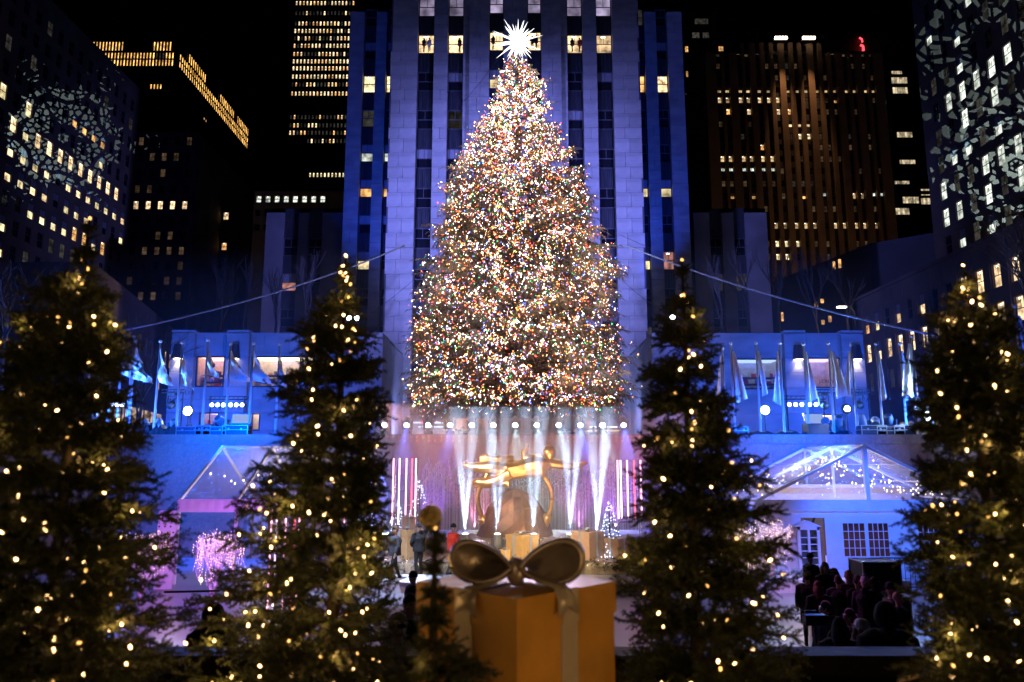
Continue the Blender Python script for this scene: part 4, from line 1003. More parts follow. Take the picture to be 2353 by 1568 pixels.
# ============================================================ SNOWFLAKE PROJECTORS (gobo lamps)
def gobo(loc,to,energy,angle,sc,seed,col=(.55,.85,.9)):
    o=lamp('SPOT',loc,to,energy,col,.02,angle,.15,'snowflake_projector'); l=o.data; l.use_nodes=True; n=l.node_tree.nodes; L=l.node_tree.links
    em=n['Emission']; tc=n.new('ShaderNodeTexCoord')
    def mth(op,a=None,b_=None,v=None):
        x=n.new('ShaderNodeMath'); x.operation=op
        for k,q in enumerate((a,b_)):
            if q is None: continue
            if isinstance(q,(int,float)): x.inputs[k].default_value=q
            else: L.new(q,x.inputs[k])
        return x.outputs[0]
    sep=n.new('ShaderNodeSeparateXYZ'); L.new(tc.outputs['Normal'],sep.inputs[0])
    iz=mth('ABSOLUTE',sep.outputs[2]); T=math.tan(math.radians(angle/2))
    x=mth('DIVIDE',mth('DIVIDE',sep.outputs[0],iz),T); y=mth('DIVIDE',mth('DIVIDE',sep.outputs[1],iz),T)   # the lens disc, -1..1
    r=mth('SQRT',mth('ADD',mth('MULTIPLY',x,x),mth('MULTIPLY',y,y)))
    a=mth('ARCTAN2',y,x); fold=mth('PINGPONG',a,math.pi/6)
    cx=n.new('ShaderNodeCombineXYZ'); L.new(mth('MULTIPLY',mth('MULTIPLY',r,mth('COSINE',fold)),sc),cx.inputs[0]); L.new(mth('MULTIPLY',mth('MULTIPLY',r,mth('SINE',fold)),sc),cx.inputs[1]); cx.inputs[2].default_value=seed
    vo=n.new('ShaderNodeTexVoronoi'); vo.feature='DISTANCE_TO_EDGE'; vo.inputs['Scale'].default_value=1; vo.inputs['Randomness'].default_value=.9; L.new(cx.outputs[0],vo.inputs['Vector'])
    gaps=mth('GREATER_THAN',vo.outputs['Distance'],.15)
    vc=n.new('ShaderNodeTexVoronoi'); vc.inputs['Scale'].default_value=1; vc.inputs['Randomness'].default_value=.9; L.new(cx.outputs[0],vc.inputs['Vector'])
    sc_=n.new('ShaderNodeSeparateColor'); L.new(vc.outputs['Color'],sc_.inputs[0])
    thr=mth('ADD',mth('MULTIPLY',mth('POWER',r,2.0),.35),.30)
    cells=mth('GREATER_THAN',sc_.outputs[0],thr)
    # spiky outer limit: arms reach further than the gaps between them
    lim=mth('SUBTRACT',1.0,mth('MULTIPLY',fold,.75)); inside=mth('MULTIPLY',mth('LESS_THAN',r,lim),mth('GREATER_THAN',mth('FRACT',mth('ADD',mth('MULTIPLY',r,4.2),mth('MULTIPLY',fold,.8))),.16))
    v=mth('MULTIPLY',mth('MULTIPLY',gaps,cells),inside)
    L.new(mth('MULTIPLY',v,1.0),em.inputs['Strength'])
    return o
gobo((-22,36,16),(-64,99.5,49.5),480000,16,13,3.3)
gobo((25,37,16),(51,72,47),150000,31,13,8.1)
gobo((25,36,15.5),(51,71,33.5),420000,18,12,1.7)
# ============================================================ STAGE
deckm=mat('stage_deck',(.62,.60,.66),.25,noise=.15,scale=2.5,spec=.7); spillm=mat('spill_white',(.85,.87,.9),.6,noise=.1,scale=9,bump=.6,bscale=5)
b=MB()
pts=[]
def arc(x0,x1,y0,sag,n=28): return [(x0+(x1-x0)*i/n, y0+sag*(abs(2*i/n-1)**2)) for i in range(n+1)]
def slab(path,yb,z0,z1,m=0,bb=None):
    q=bb or MB(); n=len(path); vs=[(x,y,z0) for x,y in path]+[(x,y,z1) for x,y in path]+[(x,yb,z1) for x,y in path]
    q.add(vs,[(i,i+1,n+i+1,n+i) for i in range(n-1)]+[(n+i,n+i+1,2*n+i+1,2*n+i) for i in range(n-1)],m)
    q.add([(path[0][0],path[0][1],z0),(path[0][0],path[0][1],z1),(path[0][0],yb,z1),(path[0][0],yb,z0)],[(0,1,2,3)],m); q.add([(path[-1][0],path[-1][1],z0),(path[-1][0],path[-1][1],z1),(path[-1][0],yb,z1),(path[-1][0],yb,z0)],[(0,1,2,3)],m)
    return q
stg=thing('stage','low curved stage with two garland-edged tiers in front of the fountain','stage',(.3,28,GZ))
W(slab(arc(-7.2,13.5,25.5,.5),34.5,GZ,0).build('deck',deckm,stg))
creamm=mat('fascia_cream',(.72,.58,.38),.6,noise=.12,scale=3)
W(slab(arc(-7.0,9.5,27.4,.55),34.4,0.002,.42).build('lower_tier',mat('tier_top',(.45,.30,.24),.4,noise=.2,scale=3),stg))
q=MB(); pa=arc(-7.0,9.5,27.36,.55,60)
q=MB(); n=len(pa); q.add([(x,y,.02) for x,y in pa]+[(x,y,.40) for x,y in pa],[(i,i+1,n+i+1,n+i) for i in range(n-1)]); W(q.build('fascia',creamm,stg))
ringm=mat('fascia_rings',(.45,.28,.14),.6); q=MB()
for k in range(118):
    x=-6.9+k*.14; f_=(x+7.0)/16.5; y=27.33+.55*(abs(2*f_-1)**2); r_=R.choice([.06,.09,.12]); zc=.02+r_+R.uniform(0,.36-2*r_)
    q.tube([(x+r_*math.cos(a),y,zc+r_*math.sin(a)) for a in np.linspace(0,2*math.pi,13)],.006,3,0,False)
W(stuff(q.build('ring_pattern',ringm,stg)))
W(slab(arc(-6.2,8.2,30.0,.7),34.3,.422,.95).build('upper_tier',mat('tier_back',(.30,.20,.22),.5,noise=.2,scale=3),stg))
for k in range(34):
    b=MB(); b.ball((0,0,0),1,8); w=R.uniform(.25,.8); o=None
    x=R.choice([R.uniform(-6.6,-2.0),R.uniform(4.5,11.5)]); y=R.uniform(25.75,26.9)
    q=MB(); q.ball((0,0,0),1,10,0,(w,w*.5,.07)); o=q.build('spill_patch',spillm,stg,True); o.location=(x-.3,y-28,0.02-GZ)  # pale patches added so the deck looks brightly lit
# lighting on the deck
lamp('SPOT',(-4.5,24,7.5),(-4.6,26,0),7000,(.50,.62,1),.2,50,.8,'deck_wash'); lamp('SPOT',(7.5,24,7.5),(8.4,26.2,0),3500,(.25,.35,1),.2,55,.8,'deck_wash')
lamp('SPOT',(1,24,5.1),(1,28.5,.6),3000,(1,.80,.56),.3,60,.9,'front_wash')
lamp('SPOT',(-3,20,5.5),(-1.5,27.5,.5),1200,(1,.82,.6),.3,50,.9,'front_wash')
# garlands
garl=mat('garland_green',(.025,.07,.04),.6,noise=.4,scale=8); gbul=glow('garland_bulb',(1,.8,.5),4); fb=glow('fairy_blue',(.55,.7,1),9)
rs=np.random.RandomState(11)
T_g=[spray_template(16,.30,.13,.03,.3,rs) for _ in range(2)]
def garland(path,label,per=26,hang=.16):
    pos=[];dr=[]
    P0=[Vector(p) for p in path]
    for a,c in zip(P0,P0[1:]):
        m=max(1,int((c-a).length*per))
        for k in range(m):
            p=a.lerp(c,(k+rs.rand())/m); pos.append([p.x+rs.uniform(-.05,.05),p.y+rs.uniform(-.10,.06),p.z+rs.uniform(-hang,.08)]); dr.append([rs.uniform(-1,1),rs.uniform(-.9,.3),rs.uniform(-.9,.6)])
    pos=np.array(pos);dr=np.array(dr); V=np.concatenate([place(T_g[k],pos[k::2],dr[k::2],rs.uniform(.7,1.3,len(pos[k::2])),rs) for k in range(2)])
    c=V.mean(0); t=thing('garland',label,'garland',tuple(c)); link('foliage',npmesh('foliage',V-c,np.arange(len(V)).reshape(-1,3),[garl]),t)
    bi=rs.choice(len(pos),min(90,len(pos)//5),replace=False)
    for i in bi:
        o=link('bulb',GB,t,pos[i]-c+np.array([0,-.09,0])); o.scale=(.013,)*3
    return t
GB=npmesh('bulb',OV*1.0,OF,[gbul]); GBb=npmesh('bulb',OV*1.0,OF,[fb])
garland([(x,y-.05,.46) for x,y in arc(-7.0,9.5,27.36,.55,20)],'green fir garland with tiny lights along the cream circle-patterned stage edge')
garland([(x,y-.05,.98) for x,y in arc(-6.2,8.2,30.0,.7,20)],'green fir garland along the upper stage tier under the golden figure',18)
# ---- gift boxes on the stage
kraft=mat('gift_paper',(.70,.42,.14),.45,noise=.08,scale=6); kraft2=mat('gift_paper_rose',(.62,.38,.24),.5,noise=.08,scale=6); ribb=mat('silver_ribbon',(.72,.72,.76),.3,.4)
def gift(loc,s,label,grp,h=None,rot=math.pi/4,pm=kraft):
    h=h or s; t=thing('gift_box',label,'gift box',loc,rot,grp)
    b=MB(); b.bx(-s/2,s/2,-s/2,s/2,0,h*.80); b.build('box',pm,t)
    b=MB(); b.bx(-s*.52,s*.52,-s*.52,s*.52,h*.80+.002,h); b.build('lid',pm,t)
    b=MB(); w=s*.07
    for sx,sy in ((1,0),(0,1)):
        for q in (-1,1):
            if sx: b.bx(-w,w,q*s*.528-.004,q*s*.528+.004,0,h)
            else: b.bx(q*s*.528-.004,q*s*.528+.004,-w,w,0,h)
    b.bx(-w,w,-s*.53,s*.53,h+.002,h+.006); b.bx(-s*.53,-w-.001,-w,w,h+.002,h+.006); b.bx(w+.001,s*.53,-w,w,h+.002,h+.006)
    b.build('ribbon',ribb,t)
    b=MB()
    for a in (0.5,2.2,3.7,5.4):
        d=Vector((math.cos(a),math.sin(a),0)); pr_=[]
        for k in range(9):
            g=k/8*math.pi*2; pr_.append(d*(s*.17*(1-math.cos(g)))+Vector((0,0,h+.02+s*.09*math.sin(g)+s*.03*(1-math.cos(g)))))
        n=d.cross(Vector((0,0,1)))*s*.07
        for p,q_ in zip(pr_,pr_[1:]): b.quad(p-n,p+n,q_+n,q_-n)
    b.ball((0,0,h+.04),s*.06,8); b.build('bow',ribb,t,True)
    return t
def on(u,Y,z): return (P(u,1100,Y).x*1.0,Y,z)
def onx(u,v,Y,z): p=P(u,v,Y); return (p.x,Y,z)
gift(onx(1200,1240,28.6,.422),.86,'large golden gift box with silver ribbon at the middle of the stage under the statue','gift boxes on the stage')
gift(onx(1350,1240,28.6,.422),.86,'large rose-gold gift box with silver ribbon to the east of the middle one, lit pink','gift boxes on the stage',.98,pm=kraft2)
gift(onx(1416,1245,28.7,.422),.72,'smaller rose gift box half hidden by the dark fir, beside the lit blue tree','gift boxes on the stage',pm=kraft2)
gift(onx(941,1240,28.6,.422),.92,'tall golden gift box behind the two men in black jackets','gift boxes on the stage',1.05)
gift(onx(938,1200,28.6,1.474),.46,'small brown gift box stacked on top of the tall golden one','gift boxes on the stage',rot=.3,pm=kraft2)
gift(onx(1160,1262,28.3,.422),.34,'tiny golden parcel beside the middle gift box','gift boxes on the stage',rot=.2)
# ---- up-beam fixtures
for k,(u,l) in enumerate(((885,'stage floor light behind the man in the open grey jacket'),(1069,'stage floor light next to the man in red, sending up a double white beam'),(1143,'stage floor light under the statue ring, sending up a double white beam'),(1226,'stage floor light behind the golden gift box, beam rising over the figure'),(1310,'stage floor light between the two big gift boxes, sending up a double beam'),(1372,'stage floor light behind the rose gift box beside the lit blue tree'))):
    p=P(u,1233,29.4); z0=.422
    moving_head((p.x,29.4,z0),l,'stage floor beam lights',-math.pi/2,0,lensw,.95)
    for s in (-1,1):
        lamp('SPOT',(p.x,29.38,z0+.86),(p.x+s*.30+(.12 if k in(4,5) else 0),29.1,z0+5),(60000 if k in (2,3) else 75000 if k else 1500),(.55,.74,1),.03,R.uniform(7.5,10),.8,'up_beam')
# uplights on curtain of water and wall
for x,c,e in ((-6.0,(.10,.15,1),500),(-3.6,(.35,.12,1),420),(-1.6,(.9,.25,.45),260),(2.9,(.75,.2,.8),300),(4.6,(.5,.1,1),520),(6.4,(.2,.2,1),520),(.4,(1,.62,.42),420)):
    lamp('SPOT',(x,32.9,1.2),(x,34.6,4.2),e*2.0,c,.15,95,.9,'fountain_uplight')
lamp('SPOT',(1.0,26.6,.8),(.9,31.5,4.1),3000,(1,.66,.36),.2,34,.8,'statue_light'); lamp('SPOT',(-5,26.2,6.0),(-1,35,3.6),2600,(1,.40,.30),.3,60,.9,'wall_wash'); lamp('SPOT',(7,26.2,6.0),(3,35,3.6),2000,(1,.38,.34),.3,60,.9,'wall_wash'); lamp('SPOT',(-3,26.2,5.6),(.4,31.8,3.3),2600,(1,.8,.6),.2,45,.8,'statue_light')
# ---- fountain jets
waterm=bpy.data.materials.new('lit_water'); waterm.use_nodes=True; nn=waterm.node_tree.nodes; ll=waterm.node_tree.links; pb=nn['Principled BSDF']; pb.inputs['Base Color'].default_value=(.85,.88,.95,1); pb.inputs['Roughness'].default_value=.25
tr_=nn.new('ShaderNodeBsdfTranslucent'); tr_.inputs[0].default_value=(.85,.88,.95,1); mx=nn.new('ShaderNodeMixShader'); mx.inputs[0].default_value=.5; ll.new(pb.outputs[0],mx.inputs[1]); ll.new(tr_.outputs[0],mx.inputs[2]); ll.new(mx.outputs[0],nn['Material Output'].inputs[0])
def jetmesh(seed,h):
    rs=random.Random(seed); b=MB()
    b.tube([(0,0,0),(.0,0,h*.6),(0,0,h)],[.008,.01,.022],4)
    for k in range(60):   # breaking crown and falling drops
        a=rs.uniform(0,6.28); f=rs.random(); r_=.03+.20*f**1.3; z=h+.10*rs.random()-1.5*f*f-.06*f; s=rs.uniform(.014,.034)*(1.15-f*.95)
        b.ball((r_*math.cos(a),r_*math.sin(a)*.5,z),s,4,0,(1,1,rs.uniform(1,3.5)))
    for k in range(1):
        a=rs.uniform(0,6.28); r_=rs.uniform(.08,.2); z1=h-rs.uniform(.5,1.1); b.tube([(r_*math.cos(a),0,z1),(r_*math.cos(a)*1.05,0,z1*.5),(r_*math.cos(a)*1.1,0,0)],[.005,.004,.003],3)
    return b.mesh('jet',waterm)
jm=[jetmesh(s,h) for s,h in enumerate((2.5,2.35,2.6,2.2,2.45))]
fo=thing('fountain','row of rising and falling water jets lit pink and violet behind the stage','fountain',(.5,33.4,1.0))
b=MB(); b.bx(-7,8,-1.1,.9,-1.0,-.06); b.build('basin',mat('basin_stone',(.25,.16,.15),.5),fo)
def jets(x0,x1,n,y,dz):
    for k in range(n):
        x=x0+(x1-x0)*(k+R.uniform(-.25,.25))/n; o=link('jet',jm[R.randrange(5)],fo,(x-.5,y-33.4,0)); o.scale=(R.uniform(.8,1.3),1,dz*R.uniform(.92,1.06))
jets(-3.95,-.9,26,33.5,1.12); jets(1.6,6.2,30,33.5,1.08); jets(-.9,1.6,14,34.0,1.1); jets(-3.6,-1.2,12,32.9,.95); jets(2.4,5.8,14,32.9,.95)
# ---- golden figure: a plain gilded flying figure over a smooth ring
gilt=mat('gilded_bronze',(.95,.56,.20),.28,.9,noise=.15,scale=4,bump=.15,bscale=10)
def remesh(b,voxel,name,mats,smooth=3):
    me=b.mesh(name,mats[:1],True); o=bpy.data.objects.new('tmp',me); COL.objects.link(o)
    m=o.modifiers.new('r','REMESH'); m.mode='VOXEL'; m.voxel_size=voxel; m.use_smooth_shade=True
    s=o.modifiers.new('s','SMOOTH'); s.iterations=smooth; s.factor=.6
    dg=bpy.context.evaluated_depsgraph_get(); dg.update(); r=bpy.data.meshes.new_from_object(o.evaluated_get(dg)); bpy.data.objects.remove(o)
    r.name=name; r.materials.clear()
    for q in mats: r.materials.append(q)
    r.polygons.foreach_set('use_smooth',[True]*len(r.polygons)); return r
st=thing('statue','gilded bronze figure stretched in flight above a smooth ring, in front of the fountain','statue',(.6,31.6,1.0))
def S(u,v): p=P(u,v,31.6); return Vector((p.x-.6,0,p.z-1.0))
b=MB()
sh=S(1248,1062); hipv=S(1168,1085); 
b.tube([hipv,(hipv+sh)/2+Vector((0,-.02,-.05)),sh+Vector((-.12,-.05,-.18)),sh+Vector((.10,0,.02))],[.36,.40,.50,.34],10)
b.ball(S(1262,1040),.28,12,0,(1,1,1.15)); b.tube([sh+Vector((.1,0,.05)),S(1260,1050)],[.14,.12],8)
b.tube([sh+Vector((.12,-.05,-.02)),S(1290,1068),S(1312,1072),S(1335,1069),S(1345,1064)],[.22,.19,.15,.11,.08],8)
for q in range(4): b.tube([S(1343,1065)+Vector((0,q*.04-.06,0)),S(1351+q*.4,1061+q*1.6)+Vector((0,q*.04-.06,0))],[.03,.018],5)
b.tube([sh+Vector((-.12,.05,.1)),S(1222,1052),S(1203,1050),S(1204,1040),S(1212,1027)],[.21,.18,.16,.14,.10],8)
for q in range(4): b.tube([S(1211,1028)+Vector((0,q*.04-.06,0)),S(1207+q*3,1018)+Vector((0,q*.04-.06,0))],[.03,.02],5)
b.tube([hipv+Vector((.1,.08,.05)),S(1130,1075),S(1108,1075),S(1082,1073),S(1065,1068)],[.34,.32,.26,.18,.12],10); b.tube([S(1066,1068),S(1062,1062)],[.08,.05],6)
b.tube([hipv+Vector((.1,-.12,-.05)),S(1140,1106),S(1118,1110),S(1095,1108),S(1085,1112)],[.30,.27,.21,.16,.10],10)
link('figure',remesh(b,.03,'figure',[gilt],1),st)
b=MB()
for q in range(7): b.tube([S(1178,1072-q*3)+Vector((0,.1+q*.02,0)),S(1150,1068-q*2.5),S(1132,1075-q*3),S(1118,1062-q*2),S(1102,1064-q*2)],[.15,.15,.14,.14,.10],6)
for q in range(4): b.tube([S(1172,1104+q*3)+Vector((0,-.1-q*.03,0)),S(1140,1099+q*4),S(1110,1103+q*4),S(1086,1108+q*3)],[.15,.14,.13,.09],6)
link('drapery',remesh(b,.03,'drapery',[gilt]),st)
b=MB(); c_=S(1183,1148); rr_=1.55
b.tube([c_+Vector((rr_*1.0*math.cos(a),.0,rr_*.98*math.sin(a))) for a in np.linspace(0,2*math.pi,49)],.10,8)
b.tube([c_+Vector((rr_*.95*math.cos(a),-.12,-.15+rr_*.98*math.sin(a))) for a in np.linspace(math.pi*1.12,math.pi*1.9,25)],[.20]*25,6); b.build('ring',gilt,st,True)
b=MB()
vs=[]; NX=12
rk=mat('rough_bronze',(.20,.085,.045),.45,.6,noise=.3,scale=3,bump=.8,bscale=3)
b.lathe([(1.75,-.9),(1.62,-.4),(1.4,.2),(1.1,.75),(.75,1.2),(.3,1.5)],15,(c_.x,.25,c_.z-1.1)); o=b.build('rock',rk,st)
for v in o.data.vertices: v.co+=Vector((R.uniform(-.12,.12),R.uniform(-.12,.12),R.uniform(-.08,.08)))
# ---- LED tube towers
tube_p=glow('led_tube_rose',(1,.42,.62),5.5,'AUTO'); tube_r=glow('led_tube_red',(1,.10,.16),4); tube_w=glow('led_tube_violet',(.92,.66,1),5)
def ledtower(us,v0,v1,Y,label,foot):
    x=[P(u,(v0+v1)/2,Y).x for u in us]; zt=P(0,v0,Y).z; zb=P(0,v1,Y).z; cx=sum(x)/len(x)
    t=thing('light_tower',label,'light tower',(cx,Y,foot),group='towers of upright light tubes')
    b=MB()
    for a in (min(x),max(x)):
        for yy in (0,.5): b.tube([(a-cx,yy+.06,0),(a-cx,yy+.06,zt-foot)],.02,5)
    n=int((zt-foot)/.6)
    for k in range(n+1):
        z=k*(zt-foot)/n; b.box(((min(x)+max(x))/2-cx,.06,z),(max(x)-min(x),.02,.02)); b.box(((min(x)+max(x))/2-cx,.5,z),(max(x)-min(x),.02,.02))
    b.build('truss',steel,t)
    for k,a in enumerate(x):
        m=(tube_p,tube_w,tube_p,tube_r,tube_p)[k%5]
        b=MB(); b.tube([(a-cx,-.03,zb-foot),(a-cx,-.03,zt-foot)],.026,6); b.build('light_tube',m,t)
ledtower([903,917,933,946,955],1054,1205,29.8,'tower of upright pink light tubes behind the men in black jackets',.422)
ledtower([1420,1427,1442,1458,1473],1058,1192,29.8,'tower of upright red and pink light tubes beside the dark fir',.422)
ledtower([770,782,793],1118,1202,29.8,'narrow tower of pink light tubes seen through the lit fir',.002)
ledtower([621,633,654,674,685],1148,1400,21,'closer tower of red and violet light tubes glimpsed through the lit fir',GZ)
# ---- small conifers with fairy lights on the stage
def mini(loc,h,r_,label,bulb,dens=260,nb=90):
    t=thing('small_christmas_tree',label,'tree',loc); z=rs.rand(dens)**1.3*h*.95+.05*h; az=rs.rand(dens)*6.283; rad_=(1-z/h)*r_
    pos=np.stack([np.cos(az)*rad_*.45,np.sin(az)*rad_*.45,z],1); dr=np.stack([np.cos(az),np.sin(az),rs.uniform(-.4,.25,dens)],1)
    T=spray_template(20,1,.34,.1,.4,rs); V=place(T,pos,dr,np.maximum(rad_*.75,.08),rs)
    link('crown',npmesh('crown',V,np.arange(len(V)).reshape(-1,3),[garl]),t); b=MB(); b.tube([(0,0,0),(0,0,h)],[.05,.01],6); b.build('trunk',bark,t)
    zz=rs.rand(nb)**1.4*h*.97; a=rs.rand(nb)*6.283
    for i in range(nb): q=(1-zz[i]/h)*r_*1.02+.02; o=link('bulb',bulb,t,(q*math.cos(a[i]),q*math.sin(a[i]),zz[i]+.05)); o.scale=(.016,)*3
mini(onx(1401,1200,28.9,.422),2.05,.55,'blue-lit small christmas tree beside the rose gift box',GBb,nb=150)
mini(onx(913,1200,30.4,.952),1.5,.42,'small blue-lit christmas tree between the light tubes and the golden box',GBb)
mini(onx(963,1180,31.4,.952),2.3,.6,'misty small christmas tree behind the gold ball ornament',GBb,nb=130)
mini(onx(841,1200,30.2,.952),1.6,.5,'small christmas tree glimpsed between fir branches at the stage edge',GBb)
mini(onx(1680,1150,27,GZ),3.1,.8,'slim lit christmas tree by the corner of the white walled marquee',GB,nb=160)
# ============================================================ WHITE WILLOW TREES OF LIGHTS
wbr=mat('painted_branch',(.8,.74,.78),.7); wbulb=glow('willow_bulb',(1,.66,.42),3.5); WB=npmesh('bulb',OV*1.0,OF,[wbulb])
def willow(loc,h,r_,label,seed,ns=70,up=1):
    q=random.Random(seed); t=thing('light_willow',label,'light tree',loc,group='white willow light trees'); b=MB(); tips=[]
    def grow(p,d,L,rd,k):
        e=p+d*L; m=p+d*L*.5+Vector((q.uniform(-.08,.08),q.uniform(-.08,.08),0))*L; b.tube([p,m,e],[rd,rd*.85,rd*.6],4,0,False)
        tips.append((e,k))
        if k>=5: return
        for i in range(3):
            nd=(d+Vector((q.uniform(-1,1),q.uniform(-1,1),q.uniform(-.2,.7)))*.62).normalized(); grow(e,nd,L*q.uniform(.62,.82),rd*.6,k+1)
    for a in range(3): grow(Vector((0,0,0)),Vector((q.uniform(-.5,.5),q.uniform(-.4,.4),1)).normalized(),h*.27,.06,1)
    b.build('branches',wbr,t)
    s=MB(); n=0; bl=[]
    for i in range(ns):
        e,k=q.choice([x for x in tips if x[1]>=3]); L=q.uniform(.3,1.0)*min(h*.5,e.z*.75); x0=Vector(e); pts=[]
        for j in range(5): pts.append((e.x+q.uniform(-.02,.02)+.05*j*q.uniform(-.5,.5),e.y+q.uniform(-.02,.02),e.z-L*j/4))
        s.tube(pts,.006,3,0,False)
        for j in range(int(L/.09)): f_=j*.09/L*4; a=min(int(f_),3); bl.append(Vector(pts[a]).lerp(Vector(pts[a+1]),f_-a))
    for e,k in tips:
        if k>=3: bl.append(e)
    s.build('hanging_strands',wbr,t)
    q.shuffle(bl)
    for p in bl[:300]: o=link('bulb',WB,t,p); o.scale=(.014,)*3
    if len(bl)>300:
        C=np.array([list(p) for p in bl[300:560]]); VV=(OV[None]*.016+C[:,None,:]).reshape(-1,3); FF=(OF[None]+6*np.arange(len(C))[:,None,None]).reshape(-1,3); stuff(link('bulb_strings',npmesh('bulb_strings',VV,FF,[wbulb]),t))
def onfloor(u,v): # point of the rink floor seen there
    a=(u-1176.5)/F; bb=(784-v)/F; y=math.cos(TH)-math.sin(TH)*bb; z=math.sin(TH)+math.cos(TH)*bb; s=(GZ-CZ)/z; return (a*s,y*s,GZ)
willow(onfloor(487,1372),2.6,1,'violet-lit white willow light tree in front of the clear marquee',5,120)
willow(onfloor(322,1378),2.7,1,'pink-lit white willow light tree partly hidden by the outermost lit fir',6,110)
willow(onfloor(1778,1352),2.9,1,'pink-lit white willow light tree with a broad crown beside the marquee door',9,130)
willow(onfloor(1700,1350),2.4,1,'pink-lit white willow light tree behind the dark fir',10,90)
lamp('SPOT',(-8.3,20.5,3.5),(-10.4,25.5,.6),2200,(.55,.12,1),.3,70,.9,'violet_wash'); lamp('SPOT',(-8.5,17,4.5),(-7.7,20.5,GZ),1500,(.50,.16,1),.3,75,.9,'floor_wash')
lamp('SPOT',(8.3,20.5,3.5),(9.2,25.0,.8),700,(.7,.22,.95),.3,50,.9,'violet_wash'); lamp('SPOT',(6.8,16.5,4),(6.3,13.2,GZ),420,(.85,.15,.9),.05,35,.2,'floor_wash')
lamp('SPOT',(9.5,16,4),(6.6,11.8,GZ),260,(.1,.45,.9),.05,24,.2,'floor_wash')
lamp('POINT',(9.3,24.3,1.2),None,40,(1,.62,.5),.5,name='willow_glow'); lamp('POINT',(-10.6,24.2,1.2),None,30,(1,.62,.6),.5,name='willow_glow')
lamp('SPOT',(4.5,21,4.2),(7.2,15.5,.9),520,(.9,.15,.8),.1,45,.6,'crowd_rim')
# ============================================================ MARQUEES
vinyl=mat('white_vinyl',(.74,.76,.80),.45,noise=.06,scale=2,bump=.7,bscale=2.2); cv=clear('clear_vinyl',(.93,.94,.97),.22,.12,.6,.2)
tentb=glow('tent_bulb',(1,.74,.42),11); TB=npmesh('bulb',OV*1.0,OF,[tentb])
# walled marquee, gable towards the camera
x0=P(1737,1150,29).x; xm=P(1985,1030,29).x; x1=2*xm-x0; ze=P(0,1152,29).z; za=P(0,1026,29).z; Y0,Y1=29.0,34.9
mq=thing('marquee','white walled marquee with a clear gabled roof full of warm bulbs, lit blue','marquee',(xm,Y0,GZ))
b=MB()
def rafter(b,a,c,w=.16): b.tube([a,c],w/2*1.2,4)
for Y in (Y0,(Y0+Y1)/2,Y1):
    for s,x in ((-1,x0),(1,x1)): b.tube([(x,Y,GZ),(x,Y,ze),(xm,Y,za)],.075,4)
    b.tube([(xm,Y,ze-.0),(xm,Y,za)],.11 if Y==Y0 else .06,4)
b.tube([(xm,Y0,za),(xm,Y1,za)],.06,4); b.tube([(x0,Y0,ze),(x0,Y1,ze)],.06,4); b.tube([(x1,Y0,ze),(x1,Y1,ze)],.06,4)
for s,x in ((-1,x0),(1,x1)):
    for f_ in (.33,.66): b.tube([(x+(xm-x)*f_,Y0,ze+(za-ze)*f_),(x+(xm-x)*f_,Y1,ze+(za-ze)*f_)],.025,4)
W(b.build('frame',vinyl,mq))
for k,(xa,xb) in enumerate(((x0,xm),(xm,x1))):
    b=MB(); n=10
    A=[(x0,ze),(xm,za)] if k==0 else [(xm,za),(x1,ze)]
    vs=[]; 
    for j in range(7):
        for i in range(n+1):
            t_=i/n; vs.append((A[0][0]+(A[1][0]-A[0][0])*t_,Y0+(Y1-Y0)*j/6,A[0][1]+(A[1][1]-A[0][1])*t_+.09-.05*math.sin(j*3.14159/1)))
    b.add(vs,[(j*(n+1)+i,j*(n+1)+i+1,(j+1)*(n+1)+i+1,(j+1)*(n+1)+i) for j in range(6) for i in range(n)]); W(b.build('roof_panel',cv,mq,True))
b=MB(); b.add([(x0,Y0-.02,ze),(x1,Y0-.02,ze),(xm,Y0-.02,za)],[(0,1,2)]); W(b.build('gable_panel',cv,mq))
b=MB(); n=26; vs=[(x0+(x1-x0)*i/n,Y0-.09+.02*math.sin(i*2.2),z) for z in (ze-.38,ze+.06) for i in range(n+1)]; b.add(vs,[(i,i+1,n+2+i,n+1+i) for i in range(n)]); W(b.build('valance',vinyl,mq,True))
# front wall in cloth panels with openings
def X29(u): return P(u,1230,29).x
def Z29(v): return P(0,v,29).z
wins=[(X29(1937),X29(1988),Z29(1279),Z29(1202)),(X29(1995),X29(2042),Z29(1279),Z29(1202)),(X29(2110),X29(2158),Z29(1284),Z29(1203))]
door=(X29(1842),X29(1897),GZ,Z29(1190))
holes=wins+[door]
xs=sorted({x0,x1,*[h[0] for h in holes],*[h[1] for h in holes]}); zs=sorted({GZ,ze-.37,*[h[2] for h in holes],*[h[3] for h in holes]})
b=MB()
for a,c in zip(xs,xs[1:]):
    for z0,z1 in zip(zs,zs[1:]):
        mx_,mz=(a+c)/2,(z0+z1)/2
        if any(h[0]<mx_<h[1] and h[2]<mz<h[3] for h in holes): continue
        b.quad((a,Y0,z0),(c,Y0,z0),(c,Y0,z1),(a,Y0,z1))
W(b.build('wall',vinyl,mq))
for h in wins:
    b=MB(); b.quad((h[0],Y0+.01,h[2]),(h[1],Y0+.01,h[2]),(h[1],Y0+.01,h[3]),(h[0],Y0+.01,h[3])); wn=W(b.build('window',clear('window_vinyl',(.55,.5,.5),.10,.1),mq))
    b=MB()
    for i in range(5): x=h[0]+(h[1]-h[0])*i/4; b.bx(x-.012,x+.012,Y0-.015,Y0+.0,h[2],h[3])
    for i in range(5): z=h[2]+(h[3]-h[2])*i/4; b.bx(h[0],h[1],Y0-.03,Y0-.016,z-.012,z+.012)
    b.build('glazing_bar',vinyl,wn)
b=MB(); dx0,dx1=X29(1822),X29(1872); dz=Z29(1208)
